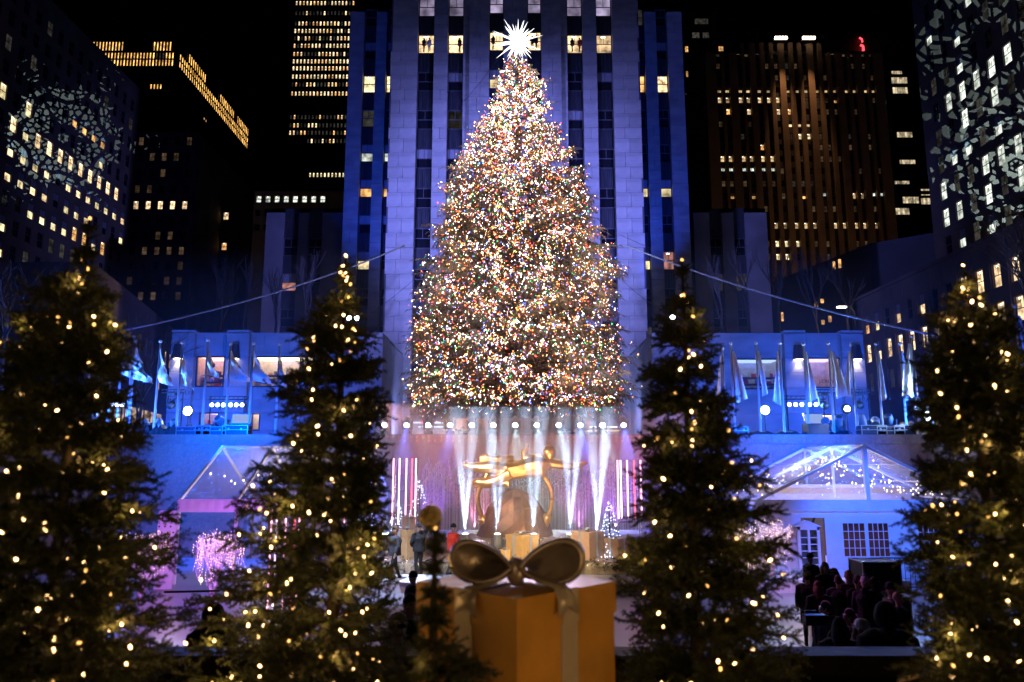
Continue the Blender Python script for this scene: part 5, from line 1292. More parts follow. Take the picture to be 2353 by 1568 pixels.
b.bx(dx0,dx0+.1,Y0-.5,Y0-.4,GZ,dz); b.bx(dx1-.1,dx1,Y0-.5,Y0-.4,GZ,dz); b.bx(dx0,dx1,Y0-.5,Y0-.4,dz-.12,dz); b.bx((dx0+dx1)/2-.04,(dx0+dx1)/2+.04,Y0-.5,Y0-.4,GZ,dz-.12); b.add([(dx0-.1,Y0-.52,dz),(dx1+.1,Y0-.52,dz),((dx0+dx1)/2,Y0-.52,dz+.22),(dx0-.1,Y0-.1,dz),(dx1+.1,Y0-.1,dz),((dx0+dx1)/2,Y0-.1,dz+.22)],[(0,1,2),(3,5,4),(0,2,5,3),(1,4,5,2)])
for z in np.linspace(GZ+.3,dz-.4,6): b.bx(dx0+.1,dx1-.1,Y0-.47,Y0-.45,z-.015,z+.015)
dr=W(b.build('door',vinyl,mq)); b=MB(); b.quad((dx0+.1,Y0-.44,GZ),(dx1-.1,Y0-.44,GZ),(dx1-.1,Y0-.44,dz-.1),(dx0+.1,Y0-.44,dz-.1)); o=b.build('pane',clear('door_glass',(.3,.35,.45),.15,.03),dr)
b=MB(); b.bx(X29(1850),X29(1900)+.3,Y0+1.0,Y0+1.1,GZ,ze-.2); W(b.build('inner_panel',mat('inner_panel',(.30,.24,.19),.8,noise=.1,scale=1),mq))
for ch,u,v,s_ in (('O',1878,1200,1.0),('e',1885,1262,1.1)):
    me=textmesh(ch,s_,.004,black); o=link('lettering',me,mq,(X29(u)-xm,.97,Z29(v)-GZ-.25),(math.pi/2,0,0))
b=MB(); b.bx(x0+.2,x1-.2,Y0+4.6,Y0+4.7,ze-.9,ze+.35); b.bx(x0+.2,x1-.2,Y0+4.4,Y0+4.6,ze+.36,ze+.5); W(b.build('back_panel',mat('tent_liner',(.50,.44,.40),.8,noise=.1,scale=1),mq))
q=random.Random(5)
for k in range(150):
    if k<95: xx=q.uniform(xm-.2,x1-.5); 
    else: xx=q.uniform(x0+.4,xm)
    f_=1-abs(xx-xm)/(xm-x0); zz=ze+(za-ze)*f_; yy=q.uniform(Y0+.3,Y1-.4); zz=ze+.1+(zz-ze-.2)*(q.uniform(.15,1) if k<95 else q.uniform(.75,1)); o=link('bulb',TB,mq,(xx-xm,yy-Y0,zz-GZ)); o.scale=(.024,.024,.034)
for xx,e in ((xm+1.2,170),(xm-1.5,130)): lamp('POINT',(xx,Y0+2.6,ze+.2),None,e,(1,.72,.45),.4,name='tent_glow')
lamp('SPOT',(12.5,24.5,4.6),(13.6,29,1.4),2400,(.05,.15,1),.2,75,.8,'tent_wash'); lamp('SPOT',(16.2,26.6,GZ+.1),(16.2,29.3,1.5),60,(.25,.5,1),.1,100,.8,'tent_uplight')
lamp('SPOT',(13,33,7.0),(12.2,30.8,4.2),1500,(.5,.65,1),.1,60,.8,'roof_glint')
# clear marquee on the other side, ridge along the wall
ex0=P(413,1150,27.5).x; Ya,Yr,Yb=27.5,31.2,34.9; ze2=P(0,1150,27.5).z; zr=P(0,1028,31.2).z; ex1=ex0+6.3
mk=thing('marquee','open fronted marquee with a clear plastic roof and frilled white valance, lit lilac','marquee',(ex0,Ya,GZ))
b=MB()
for x in (ex0,ex0+2.1,ex0+4.2,ex1):
    b.tube([(x,Ya,GZ),(x,Ya,ze2),(x,Yr,zr),(x,Yb,ze2),(x,Yb,GZ)],.07,4); 
for Y,z in ((Ya,ze2),(Yr,zr),(Yb,ze2)): b.tube([(ex0,Y,z),(ex1,Y,z)],.06,4)
W(b.build('frame',vinyl,mk))
for ya,z_a,yb,z_b in ((Ya,ze2,Yr,zr),(Yr,zr,Yb,ze2)):
    b=MB(); n=12; vs=[(ex0+(ex1-ex0)*i/n,ya+(yb-ya)*j/8,z_a+(z_b-z_a)*j/8+.08+.015*math.sin(i*5+j)) for j in range(9) for i in range(n+1)]; b.add(vs,[(j*(n+1)+i,j*(n+1)+i+1,(j+1)*(n+1)+i+1,(j+1)*(n+1)+i) for j in range(8) for i in range(n)]); W(b.build('roof_panel',cv,mk,True))
b=MB(); n=60; vs=[(ex0+(ex1-ex0)*i/n,Ya-.1-.03*math.sin(i*1.9),z) for z in (ze2-.42,ze2-.02) for i in range(n+1)]; b.add(vs,[(i,i+1,n+2+i,n+1+i) for i in range(n)]); W(b.build('valance',vinyl,mk,True))
b=MB()
for i in range(8): b.bx(ex0+.2+i*.75,ex0+.25+i*.75,34.5,34.6,GZ,ze2+.9)
b.bx(ex0,ex1,34.62,34.7,GZ,ze2+.6); W(b.build('back_panel',mat('wood_frame',(.30,.19,.13),.6,noise=.2,scale=3),mk))
q=random.Random(8)
for k in range(16): o=link('bulb',TB,mk,(.5+k*.36,1.4+.5*math.sin(k*1.3),ze2-GZ+.75+.18*math.cos(k*1.1))); o.scale=(.03,.03,.04)
lamp('POINT',(ex0+2.4,30.5,ze2+.2),None,340,(1,.8,.68),.3,name='tent_glow')
t=thing('notice_panel','white pierced panel with a round dark badge beside the open marquee','panel',(P(384,1200,26.5).x,26.5,GZ))
b=MB(); b.box((0,0,1.3),(.62,.05,2.7)); b.build('panel',vinyl,t)
for i in range(3):
    for j in range(6):
        b=MB(); b.box((-.2+.2*i+(.1 if j%2 else 0)-.05,-.03,2.5-j*.2),(.05,.012,.05),0,(0,math.pi/4,0)); b.build('diamond_hole',black,t)
b=MB(); b.lathe([(.01,0),(.17,0),(.17,.012)],20,(0.05,-.03,1.45),0,Matrix.Rotation(math.pi/2,3,'X')); b.build('badge',black,t)
link('lettering',textmesh('oku',.15,.003,whitefr),t,(.07,-.05,1.41),(math.pi/2,0,0))
# ============================================================ SMOKE OVER THE STAGE, HAZE ON THE SQUARE
def vol(name,x0,x1,y0,y1,z0,z1,dens,cloud):
    m=bpy.data.materials.new(name); m.use_nodes=True; n=m.node_tree.nodes; L=m.node_tree.links; n.remove(n['Principled BSDF'])
    v=n.new('ShaderNodeVolumePrincipled'); v.inputs['Color'].default_value=((.9,.92,1,1) if cloud else (.55,.72,1,1)); v.inputs['Density'].default_value=dens; v.inputs['Anisotropy'].default_value=.15; L.new(v.outputs[0],n['Material Output'].inputs['Volume'])
    if cloud:
        tc=n.new('ShaderNodeTexCoord'); mp=n.new('ShaderNodeMapping'); mp.inputs['Scale'].default_value=(1,1,.55); L.new(tc.outputs['Object'],mp.inputs[0]); nz=n.new('ShaderNodeTexNoise'); nz.inputs['Scale'].default_value=.9; nz.inputs['Detail'].default_value=3; nz.inputs['Distortion'].default_value=.6; L.new(mp.outputs[0],nz.inputs[0])
        mr=n.new('ShaderNodeMapRange'); mr.inputs[1].default_value=.38; mr.inputs[2].default_value=.68; mr.inputs[3].default_value=dens*.25; mr.inputs[4].default_value=dens*2.4; L.new(nz.outputs[0],mr.inputs[0]); L.new(mr.outputs[0],v.inputs['Density'])
    b=MB(); c=((x0+x1)/2,(y0+y1)/2,(z0+z1)/2); b.box((0,0,0),(x1-x0,y1-y0,z1-z0)); o=b.build(name,m,loc=c); stuff(o); return o
o=vol('stage_smoke',-7.5,9.5,26.9,34.9,.01,PZ+.9,.045,True); tag(o,'thin drifting stage smoke that catches the light beams in front of the granite wall','smoke',kind='stuff')
o=vol('haze',-34,40,35.5,54.6,PZ+.02,PZ+9.5,.005,False); tag(o,'thin blue-lit haze hanging over the square behind the stage wall','haze',kind='stuff')
# ============================================================ PEOPLE
skinm=mat('skin',(.55,.36,.27),.6); shoem=mat('shoe_leather',(.02,.02,.02),.5); eyem=mat('eye_dark',(.03,.02,.02),.3); lipm=mat('lip',(.42,.2,.17),.6)
def clothm(name,c): return mat('cloth_'+name,c,.85,noise=.2,scale=9,bump=.3,bscale=14)
def V3(*a): return Vector(a)
def hand(b,w,d,grip=.4,side=1,m=1):
    d=d.normalized(); n=d.orthogonal().normalized() if abs(d.z)<.9 else V3(0,side,0); k=d.cross(n).normalized()
    c=w+d*.045; b.tube([w-d*.01,w+d*.03,w+d*.085],[.026,.038,.034],6,m)
    for i,L in enumerate((.062,.072,.068,.052)):
        a=w+d*.08+n*(.025-.017*i); e=a+d*L*.55; f_=e+(d*(1-grip)+k*grip).normalized()*L*.5; b.tube([a,e,f_],[.0095,.009,.0075],5,m)
    a=w+d*.03+n*.035; b.tube([a,a+(n+d).normalized()*.035,a+(n*.4+d).normalized()*.062],[.012,.010,.008],5,m)
def person(label,loc,rz=0,H=1.76,jacket=(.02,.02,.025),jn='black',trouser=(.02,.02,.022),tn='black',hat=None,hair=(.03,.02,.015),hairlen=0,skin=None,pose=None,group=None,bulk=1.0,long=False,mask=False,extra=None,cat='person',vox=.02,skirt=False,legs=True,fur=False,scale=1.0):
    J=dict(pel=V3(0,0,.95),che=V3(0,0,1.30),nek=V3(0,.0,1.47),hed=V3(0,-.015,1.635),
      sL=V3(.185,0,1.42),eL=V3(.25,.03,1.15),wL=V3(.25,-.06,.90),sR=V3(-.185,0,1.42),eR=V3(-.25,.03,1.15),wR=V3(-.25,-.06,.90),
      kL=V3(.10,-.02,.50),aL=V3(.11,.03,.09),tL=V3(.125,-.16,.035),kR=V3(-.10,-.02,.50),aR=V3(-.11,.03,.09),tR=V3(-.125,-.16,.035))
    if pose: 
        for k,v in pose.items(): J[k]=V3(*v)
    t=thing('person',label,cat,loc,rz,group); s=H/1.76*scale; t.scale=(s,s,s)
    b=MB(); pe,ch=J['pel'],J['che']
    b.tube([pe+V3(0,0,-.08),pe+V3(0,0,.05),(pe+ch)/2,ch+V3(0,0,.03),J['nek']+V3(0,0,-.03)],[.15,.155,.135,.165,.07],10)
    for sx in (-.5,.5): b.ball(pe+V3(sx*.17,0,-.02),.11,8); b.ball(ch+V3(sx*.16,0,.03),.12,8)
    b.tube([J['nek']+V3(0,0,-.05),J['hed']],[.062,.055],8)
    h=J['hed']; b.ball(h,.1,12,0,(.82,.98,1.2)); b.ball(h+V3(0,-.025,-.065),.065,8,0,(.85,.9,.9))
    b.tube([h+V3(0,-.085,.015),h+V3(0,-.118,-.022)],[.012,.018],5)
    for sd in 'LR':
        b.tube([pe+V3(.09*(1 if sd=='L' else -1),0,-.03),(pe+V3(.09*(1 if sd=='L' else -1),0,-.03)+J['k'+sd])/2,J['k'+sd],J['k'+sd]*.55+J['a'+sd]*.45,J['a'+sd]],[.095,.09,.065,.06,.045],8)
        b.tube([J['a'+sd]+V3(0,.05,-.04),J['a'+sd]+V3(0,-.03,-.03),J['t'+sd]],[.045,.05,.035],7)
        b.tube([J['s'+sd],J['e'+sd],J['w'+sd]],[.06,.045,.03],7)
    sk=skin or skinm; tm=clothm(tn,trouser); me=remesh(b,vox,'body',[sk,tm,shoem],2)
    for p in me.polygons:
        z=p.center.z
        w=min((p.center-J['wL']).length,(p.center-J['wR']).length)
        p.material_index=2 if z<.12 and min((p.center-J['aL']).length,(p.center-J['aR']).length)<.25 else (1 if z<pe.z+.1 and w>.12 else 0)
    # hands, ears, eyes, mouth grow out of the same mesh
    x=MB(); x.v=[tuple(v.co) for v in me.vertices]; x.f=[tuple(p.vertices) for p in me.polygons]; x.m=[p.material_index for p in me.polygons]
    for sd,q in (('L',1),('R',-1)): hand(x,J['w'+sd],J['w'+sd]-J['e'+sd],.5,q,0)
    for q in (-1,1):
        x.ball(h+V3(q*.083,.0,-.005),.026,6,0,(.45,.8,1.2)); x.ball(h+V3(q*.032,-.089,.018),.011,6,3); x.box(h+V3(q*.032,-.094,.038),(.035,.012,.008),3)
    x.box(h+V3(0,-.095,-.055),(.042,.014,.011),4)
    link('body',x.mesh('body',[sk,tm,shoem,eyem,lipm],True),t)
    # jacket
    jm_=clothm(jn,jacket); b=MB(); hem=pe.z-(.42 if long else .12); k=bulk
    b.tube([V3(pe.x,pe.y,hem),V3(pe.x,pe.y,hem+.08),pe+V3(0,0,.06),(pe+ch)/2,ch,ch+V3(0,0,.10),J['nek']+V3(0,.01,-.005)],[.19*k,.185*k,.178*k,.172*k,.20*k,.17*k,.085],12)
    for sx in (-1,1): b.ball(ch+V3(sx*.12,0,.06),.115*k,8)
    for sd in 'LR':
        w=J['w'+sd]; e=J['e'+sd]; w2=e+(w-e)*.93; b.tube([J['s'+sd],(J['s'+sd]+e)/2,e,(e+w2)/2,w2],[.085*k,.075*k,.065*k,.062*k,.052*k],8)
    if fur or hat=='hood': b.tube([J['nek']+V3(0,.09,.0),J['nek']+V3(0,.10,.09)],[.09,.07],8)
    link('jacket',remesh(b,vox,'jacket',[jm_],2),t)
    if skirt:
        b=MB(); b.lathe([(.20,.42),(.19,.75),(.16,pe.z)],12); b.build('skirt',clothm('rust',(.45,.14,.06)),t,True)
    # head wear and hair
    if hat and hat!='hood':
        c,nm=hat; b=MB(); b.lathe([(.098,.02),(.104,.03),(.104,.06),(.098,.10),(.07,.145),(.02,.165)],14,h+V3(0,.005,-.0),0,Matrix.Diagonal((.92,1.08,1))); 
        if nm=='pompom': b.ball(h+V3(0,0,.19),.045,8)
        b.build('hat',clothm('hat_'+nm,c),t,True)
    else:
        b=MB()
        if hat=='hood': b.ball(h+V3(0,.025,.015),.135,12,0,(.95,1.0,1.15)); hm=jm_
        else:
            b.ball(h+V3(0,.02,.03),.105,12,0,(.86,.98,1.12)); hm=clothm('hair_%d'%int(sum(hair)*1000),hair)
            if hairlen: b.tube([h+V3(0,.06,.02),h+V3(0,.09,-.1),h+V3(0,.09,-.1-hairlen)],[.09,.10,.06],10); b.tube([h+V3(.07,.02,.02),h+V3(.09,.03,-.1-hairlen*.6)],[.04,.03],6); b.tube([h+V3(-.07,.02,.02),h+V3(-.09,.03,-.1-hairlen*.6)],[.04,.03],6)
        o=b.build('hood' if hat=='hood' else 'hair',hm,t,True)
        if hat=='hood': pass
    if hat and hat!='hood' and hairlen:
        b=MB(); b.tube([h+V3(0,.06,.0),h+V3(0,.1,-.12),h+V3(0,.09,-.1-hairlen)],[.08,.09,.05],10); b.build('hair',clothm('hair_%d'%int(sum(hair)*1000),hair),t,True)
    if mask: b=MB(); b.ball(h+V3(0,-.045,-.055),.068,10,0,(.95,.92,.82)); b.build('face_mask',clothm('mask',(.6,.65,.72)),t,True)
    if fur:
        b=MB(); qq=random.Random(3)
        for i in range(130):
            a=qq.uniform(-2.3,2.3); p=h+V3(.15*math.sin(a),.06-.03*math.cos(a)+0,-.06+.16*math.cos(a))-V3(0,0,.04); d=V3(math.sin(a)*.6+qq.uniform(-.5,.5),qq.uniform(-.8,.3),math.cos(a)*.6+qq.uniform(-.5,.5)).normalized()*.05; n=d.orthogonal().normalized()*.012; b.add([p-n,p+n,p+d],[(0,1,2)])
        b.build('fur_trim',clothm('fur',(.55,.40,.24)),t)
    return t
def feet(u,vh,Y): # x under that column
    return P(u,vh,Y).x
walk=dict(kL=(.10,-.10,.50),aL=(.10,-.12,.09),tL=(.11,-.31,.04),kR=(-.10,.02,.50),aR=(-.12,.20,.11),tR=(-.13,.03,.035))
person('man in an open dark grey jacket and black trousers striding on the white-lit stage floor',(feet(908,1260,25.9),25.9,0),-1.15,1.80,(.05,.052,.06),'charcoal',(.03,.032,.04),'navy',hair=(.12,.06,.03),
   pose=dict(kL=(.11,-.13,.50),aL=(.11,-.20,.09),tL=(.12,-.39,.04),kR=(-.10,.05,.50),aR=(-.12,.22,.10),tR=(-.13,.05,.035),eR=(-.30,-.02,1.16),wR=(-.34,-.14,.94)),bulk=1.12)
person('person in a black fur-hooded parka reaching one arm up beside the golden box',(feet(963,1240,27.1),27.1,0),-2.4,1.78,(.012,.012,.014),'black_parka',(.02,.02,.024),'black',hat=((.02,.02,.022),'black_beanie'),
   pose=dict(eR=(-.42,-.10,1.55),wR=(-.62,-.22,1.72),eL=(.27,-.06,1.14),wL=(.14,-.22,1.02)),bulk=1.2,fur=True)
person('man in a bright red jacket, dark beanie and face mask walking on the stage',(feet(1041,1255,27.3),27.3,0),2.25,1.76,(.85,.06,.03),'bright_red',(.035,.037,.045),'slate',hat=((.01,.035,.03),'green_beanie'),mask=True,
   pose=dict(kL=(.10,-.03,.50),aL=(.10,.16,.10),tL=(.11,-.02,.035),kR=(-.10,-.10,.51),aR=(-.10,-.10,.09),tR=(-.11,-.28,.035)),bulk=1.12)
person('person in black walking in silhouette below the front edge of the stage',(feet(951,1310,18),18,GZ),-.9,1.78,(.006,.006,.008),'ink',(.006,.006,.008),'ink',hat=((.015,.015,.02),'grey_beanie'),pose=walk,bulk=1.1)
# platform for the watching crew
b=MB(); b.bx(-9,9,6.6,10.6,GZ,.6); struct(b.build('viewing_platform',mat('platform_black',(.03,.03,.035),.8,noise=.3,scale=2)))
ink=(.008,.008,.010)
CW_=[(1861,1263,-1.2,dict(hat=((.01,.01,.012),'black_beanie')),'crowd member in a black beanie standing tallest beside the marquee door'),
(1895,1286,.1,dict(hair=(.25,.15,.08),hairlen=.16),'fair-haired woman facing the lens in front of the marquee windows'),
(1921,1272,-1.3,dict(hair=(.12,.08,.05),pose=dict(che=(0,-.18,1.22),nek=(0,-.33,1.33),hed=(0,-.42,1.44),sL=(.185,-.24,1.3),sR=(-.185,-.24,1.3),eL=(.24,-.35,1.05),eR=(-.24,-.35,1.05),wL=(.2,-.5,.9),wR=(-.2,-.5,.9))),'person leaning forward beside the black speaker case'),
(1853,1299,2.9,dict(),'person in a long black coat with his back turned, closest to the pink light tree'),
(1878,1319,3.0,dict(hair=(.14,.03,.02),hairlen=.3,skirt=True),'woman with long red-brown hair and a rust orange skirt'),
(1924,1306,2.8,dict(hair=(.07,.03,.02)),'broad shouldered man with short brown hair seen from behind'),
(1948,1304,3.1,dict(hair=(.5,.32,.2)),'crowd member with short blond hair in the middle of the group'),
(1968,1309,3.2,dict(hair=(.05,.03,.03)),'dark haired crowd member between the blond head and the pompom hat'),
(1985,1313,2.6,dict(hat=((.75,.62,.75),'pompom'),fur=True),'crowd member in a pale pompom hat and fur trimmed hood'),
(2006,1313,-1.6,dict(hair=(.04,.02,.02),hairlen=.12),'dark haired crowd member turned sideways in front of the speaker case'),
(2043,1331,1.5,dict(hat=((.01,.01,.012),'black_beanie')),'man in a dark knit cap in profile next to the bald man'),
(2060,1341,.9,dict(hair=None),'bald man in a dark coat at the end of the group'),
(1895,1368,-1.7,dict(hair=(.02,.015,.015)),'man with glasses in a dark blue jacket turned sideways'),
(1950,1383,-1.5,dict(hair=(.03,.015,.015),hairlen=.12),'dark haired woman in profile lit magenta'),
(1972,1401,-2.4,dict(hair=(.45,.2,.35)),'person with curly hair coloured as if lit magenta'),  # magenta light is put into the hair colour
(1912,1425,2.6,dict(hair=(.02,.015,.015)),'shadowy person standing behind the camera tripod')]
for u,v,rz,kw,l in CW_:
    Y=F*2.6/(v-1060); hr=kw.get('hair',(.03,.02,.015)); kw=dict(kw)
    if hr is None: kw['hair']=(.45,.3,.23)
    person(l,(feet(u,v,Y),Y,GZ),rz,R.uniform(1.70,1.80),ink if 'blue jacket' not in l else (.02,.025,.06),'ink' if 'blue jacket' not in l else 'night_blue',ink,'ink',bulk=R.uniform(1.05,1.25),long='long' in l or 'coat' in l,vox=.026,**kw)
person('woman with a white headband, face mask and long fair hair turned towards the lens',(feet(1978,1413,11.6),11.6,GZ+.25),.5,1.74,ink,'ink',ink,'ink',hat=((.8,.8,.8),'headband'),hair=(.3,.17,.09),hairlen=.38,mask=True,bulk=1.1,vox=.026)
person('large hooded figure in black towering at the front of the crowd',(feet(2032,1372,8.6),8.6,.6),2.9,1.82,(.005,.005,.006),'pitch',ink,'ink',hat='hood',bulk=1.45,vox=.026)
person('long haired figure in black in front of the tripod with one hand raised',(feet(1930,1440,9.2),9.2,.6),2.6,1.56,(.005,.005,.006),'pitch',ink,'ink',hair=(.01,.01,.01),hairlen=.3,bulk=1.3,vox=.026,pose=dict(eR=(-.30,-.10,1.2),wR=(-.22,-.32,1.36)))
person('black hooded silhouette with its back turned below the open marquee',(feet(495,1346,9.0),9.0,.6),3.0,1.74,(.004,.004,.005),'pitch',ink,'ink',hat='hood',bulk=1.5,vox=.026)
pb_=person('person in a black beanie with a pale woven patch, looking down',(feet(915,1375,8.2),8.2,.6),.3,1.78,ink,'ink',ink,'ink',hat=((.006,.006,.007),'knit'),bulk=1.2,vox=.026)
b=MB(); b.box((-.02,-.112,1.70),(.07,.012,.085)); b.build('hat_patch',mat('woven_patch',(.5,.42,.3),.8,noise=.5,scale=60),pb_)
person('man with a warmly lit face standing just behind the black beanie',(feet(943,1352,9.6),9.6,.6),.5,1.76,ink,'ink',ink,'ink',hair=(.03,.015,.01),bulk=1.1,vox=.026)
# people seen inside the lit storey of the tower
def inwin(u,v,label,c=(.02,.015,.015),n='ink',rz=2.0): 
    Yw=68.42 if not 1125<u<1250 else 67.95
    p=P(u,v,Yw); person(label,(p.x,Yw,44.42),rz,1.5,c,n,c,n,vox=.035,bulk=1.35,hair=(.02,.01,.01),scale=1,cat='person')
inwin(986,118,'person in a white shirt standing in the first lit window of the bright tower storey',(.7,.7,.7),'white_shirt',2.6)
inwin(974,118,'dark figure beside the white shirted person in the bright tower storey')
inwin(1056,118,'dark figure in the second lit window of the bright tower storey',rz=1.2)
inwin(1133,111,'dark figure in the lit window just beside the star spikes')
inwin(1232,111,'taller of two dark figures in the window beyond the star')
inwin(1223,111,'shorter of two dark figures in the window beyond the star',rz=.5)
inwin(1315,117,'dark figure with an outstretched arm in the fifth lit tower window',rz=-1.4)
inwin(1332,117,'figure in red in the fifth lit tower window',(.35,.03,.03),'dark_red')
# visitors on the square just above the wall
for k,(u,l) in enumerate(((862,'onlooker whose head shows beside the second moving head above the granite wall'),(1063,'onlooker with dark hair behind the wall, framed by the bronze entrance glow'),(1073+10,'onlooker close behind the sixth moving head'),(1303,'onlooker leaning on the wall by the black speaker box above the gold letters'),(1318,'shorter onlooker by the black speaker box'),(1365,'onlooker behind the eleventh moving head'),(1377,'onlooker facing sideways near the last white beam'))):
    person(l,(P(u,985,37.6).x,37.6+.2*(k%2),PZ-1.2),R.uniform(-.6,.6),1.72,ink,'ink',ink,'ink',vox=.035,hair=(.05,.03,.02))
# gear around the crowd
roadcase((P(2008,1290,20).x,20,GZ),(.95,.8,1.75),'tall black wheeled speaker case in front of the marquee windows','flight cases by the marquee')
roadcase((P(2022,1320,18.5).x,18.5,GZ),(1.0,.7,1.15),'lower black case cluttered with cables beside the crowd','flight cases by the marquee')
t=thing('camera_tripod','black camera tripod with a small video camera at the front of the crowd','tripod',(P(1872,1430,10.3).x,10.3,GZ+.0))
hh=P(0,1437,10.3).z-GZ; b=MB()
for a in (.3,2.4,4.5): b.tube([(0,0,hh-.12),(.5*math.cos(a),.5*math.sin(a),.0)],.022,6)
b.tube([(0,0,hh-.5),(0,0,hh)],.02,6); b.build('tripod_legs',black,t); b=MB(); b.box((0,0,hh+.07),(.28,.13,.13)); b.lathe([(.05,0),(.055,.14)],10,(.14,0,hh+.07),0,Matrix.Rotation(math.pi/2,3,'Y')); b.box((-.05,0,hh+.17),(.15,.03,.04)); b.build('video_camera',black,t)
t=thing('barrier','black metal crowd barrier standing before the blue-lit marquee wall','barrier',(P(2085,1300,26).x,26,GZ)); b=MB(); b.tube([(-.9,0,0),(-.9,0,1.1),(.9,0,1.1),(.9,0,0)],.025,6); b.tube([(-.9,0,.15),(.9,0,.15)],.02,6); b.build('frame',black,t)
for k in range(10):
    b=MB(); b.tube([(-.75+k*.165,0,.15),(-.75+k*.165,0,1.1)],.01,5); b.build('bar',black,t)
b=MB(); b.tube([(P(378,1360,15).x,15,P(0,1361,15).z),(P(505,1360,15).x,15,P(0,1358,15).z)],.022,6); o=b.build('rope',black); tag(o,'thin black rope line across the violet-lit rink floor','rope')
b=MB(); b.tube([(P(2063,1566,4.2).x,4.2,P(0,1566,4.2).z),(P(2155,1540,4.2).x,4.2,P(0,1540,4.2).z)],.012,8); o=b.build('handrail',mat('handrail_brass',(.5,.4,.35),.35,.6)); tag(o,'short pale handrail slanting between the crowd and the outermost lit fir','handrail')
b=MB(); c0=P(1312,978,37); b.box((0,0,.35),(.42,.35,.66)); t=b.build('speaker_box',headm,loc=(c0.x,37,PZ+.35)); tag(t,'black speaker box among the onlookers above the gold letters','speaker')
# ============================================================ CLOSE LIT FIRS
firn=mat('fir_needles',(.042,.056,.018),.6,noise=.5,scale=5); firb=mat('fir_bark',(.035,.025,.015),.9,noise=.3,scale=20)
fbul=glow('fir_bulb',(1,.56,.22),11); fbul2=glow('fir_bulb_dim',(1,.48,.12),3.5)
rs=np.random.RandomState(21)
def twig_template(n,L,nl,wd,rs):
    V=np.zeros((n,3,3)); t=(np.arange(n)+rs.rand(n))/n*L; a=rs.rand(n)*2*np.pi; c,s=np.cos(a),np.sin(a); ln=nl*rs.uniform(.7,1.15,n)*(1-.35*(t/L)**3)
    V[:,0,0]=t; V[:,1,0]=t+wd
    V[:,2,0]=t+ln*.62; V[:,2,1]=c*ln*.8; V[:,2,2]=s*ln*.65+ln*.12
    return V
TW=[twig_template(40,1.0,.24,.085,rs) for _ in range(4)]
def fir(base,Y,cu,outl,label,grp,nbulb,amb,seed,pw,lean=0):
    """outl: list of (view v, reach towards the west px, reach to the east px)"""
    rs=np.random.RandomState(seed); zt=P(0,outl[0][0],Y).z; zb=2.32
    zo=np.array([P(0,v,Y).z for v,_,_ in outl])[::-1]; wl=np.array([a for _,a,_ in outl])[::-1]/F*Y; wr=np.array([c for _,_,c in outl])[::-1]/F*Y
    x0=P(cu,1200,Y).x; xt=P(cu,outl[0][0],Y).x
    t=thing('lit_fir',label,'fir tree',(x0,Y,zb),group=grp); pos=[];dr=[];ln=[]; B=MB()
    H=zt-zb; n=int((270 if seed in (2,3) else 310)*H/2.6)
    B.tube([(0,0,0),(0,0,H*.5),(0,0,H)],[.045,.028,.006],7)
    bl=[]
    for i in range(n):
        z=.03+(H*.975)*(i+rs.rand())/n; az=i*2.39996+rs.uniform(-.4,.4)
        if rs.rand()<.65: wh=.20 if H>1.5 else .09; z=min((round(z/wh)+rs.uniform(-.22,.22))*wh+.02,H*.985); z=max(z,.02)
        f_=.5+.5*math.cos(az)
        L=(np.interp(z+zb,zo,wl)*(1-f_)+np.interp(z+zb,zo,wr)*f_)*rs.uniform(.55,1.0)*(1.12 if rs.rand()<.2 else 1)
        L=max(L,.012); d=np.array([math.cos(az),math.sin(az)*.85,0]); m=max(3,int(L/.10)+2)
        up=rs.uniform(.05,.35); prev=np.array([0,0,z-.1*L]); pts=[prev]
        for k in range(1,m+1):
            q=k/m; p=np.array([0,0,z])+d*L*q+np.array([rs.uniform(-.012,.012),rs.uniform(-.012,.012),up*L*q*q*.6-.14*L*q]); pts.append(p)
        B.tube([tuple(p) for p in pts],[.009*(1-k/(m+.5))+.002 for k in range(m+1)],4)
        for k in range(m):
            a_,c_=pts[k],pts[k+1]; seg=c_-a_; sl=np.linalg.norm(seg)
            pos.append(a_); dr.append(seg/sl); ln.append(max(sl*1.25,min(.09,L*.5+.022)))
            if k>=1 or m<5:
                for sg in (-1,1):
                    for rep in range(3 if L>.2 else 2):
                        if rs.rand()<.12: continue
                        s_=np.array([-d[1],d[0],0])*sg; dd=seg/sl*.75+s_*rs.uniform(.3,.95)+np.array([0,0,rs.uniform(-.75,.75)])
                        pos.append(a_+seg*rs.rand()); dr.append(dd); ln.append(rs.uniform(.09,.17)*(1.15-.5*k/m)*min(1,.25+L*3.2))
        if rs.rand()<.25+L:
            q=rs.uniform(.45,1.05); bl.append(np.array([0,0,z])+d*L*q+np.array([0,-.02,up*L*.5*q*q-.1*L*q+rs.uniform(-.03,.03)]))
        if rs.rand()<L*1.2: q=rs.uniform(.25,.9); bl.append(np.array([0,0,z])+d*L*q+np.array([rs.uniform(-.06,.06),-.03,rs.uniform(-.06,.05)]))
    pos=np.array(pos);dr=np.array(dr);ln=np.array(ln)
    k_=rs.randint(0,4,len(pos)); V=np.concatenate([place(TW[k],pos[k_==k],dr[k_==k],ln[k_==k],rs,3.1) for k in range(4)])
    link('crown',npmesh('crown',V,np.arange(len(V)).reshape(-1,3),[firn]),t)
    B.build('trunk',firb,t,True)
    bl=[p for p in bl if p[1]<.12]; rs.shuffle(bl); bl=bl[:nbulb]
    bl.append(np.array([0,0,H+.005]))
    for i,p in enumerate(bl):
        o=link('bulb',FB[0] if rs.rand()<.72 else FB[1],t,p); s_=rs.uniform(.0058,.0088); o.scale=(s_,s_,s_*1.5); o.rotation_euler=(rs.uniform(-1,1),rs.uniform(-1,1),0)
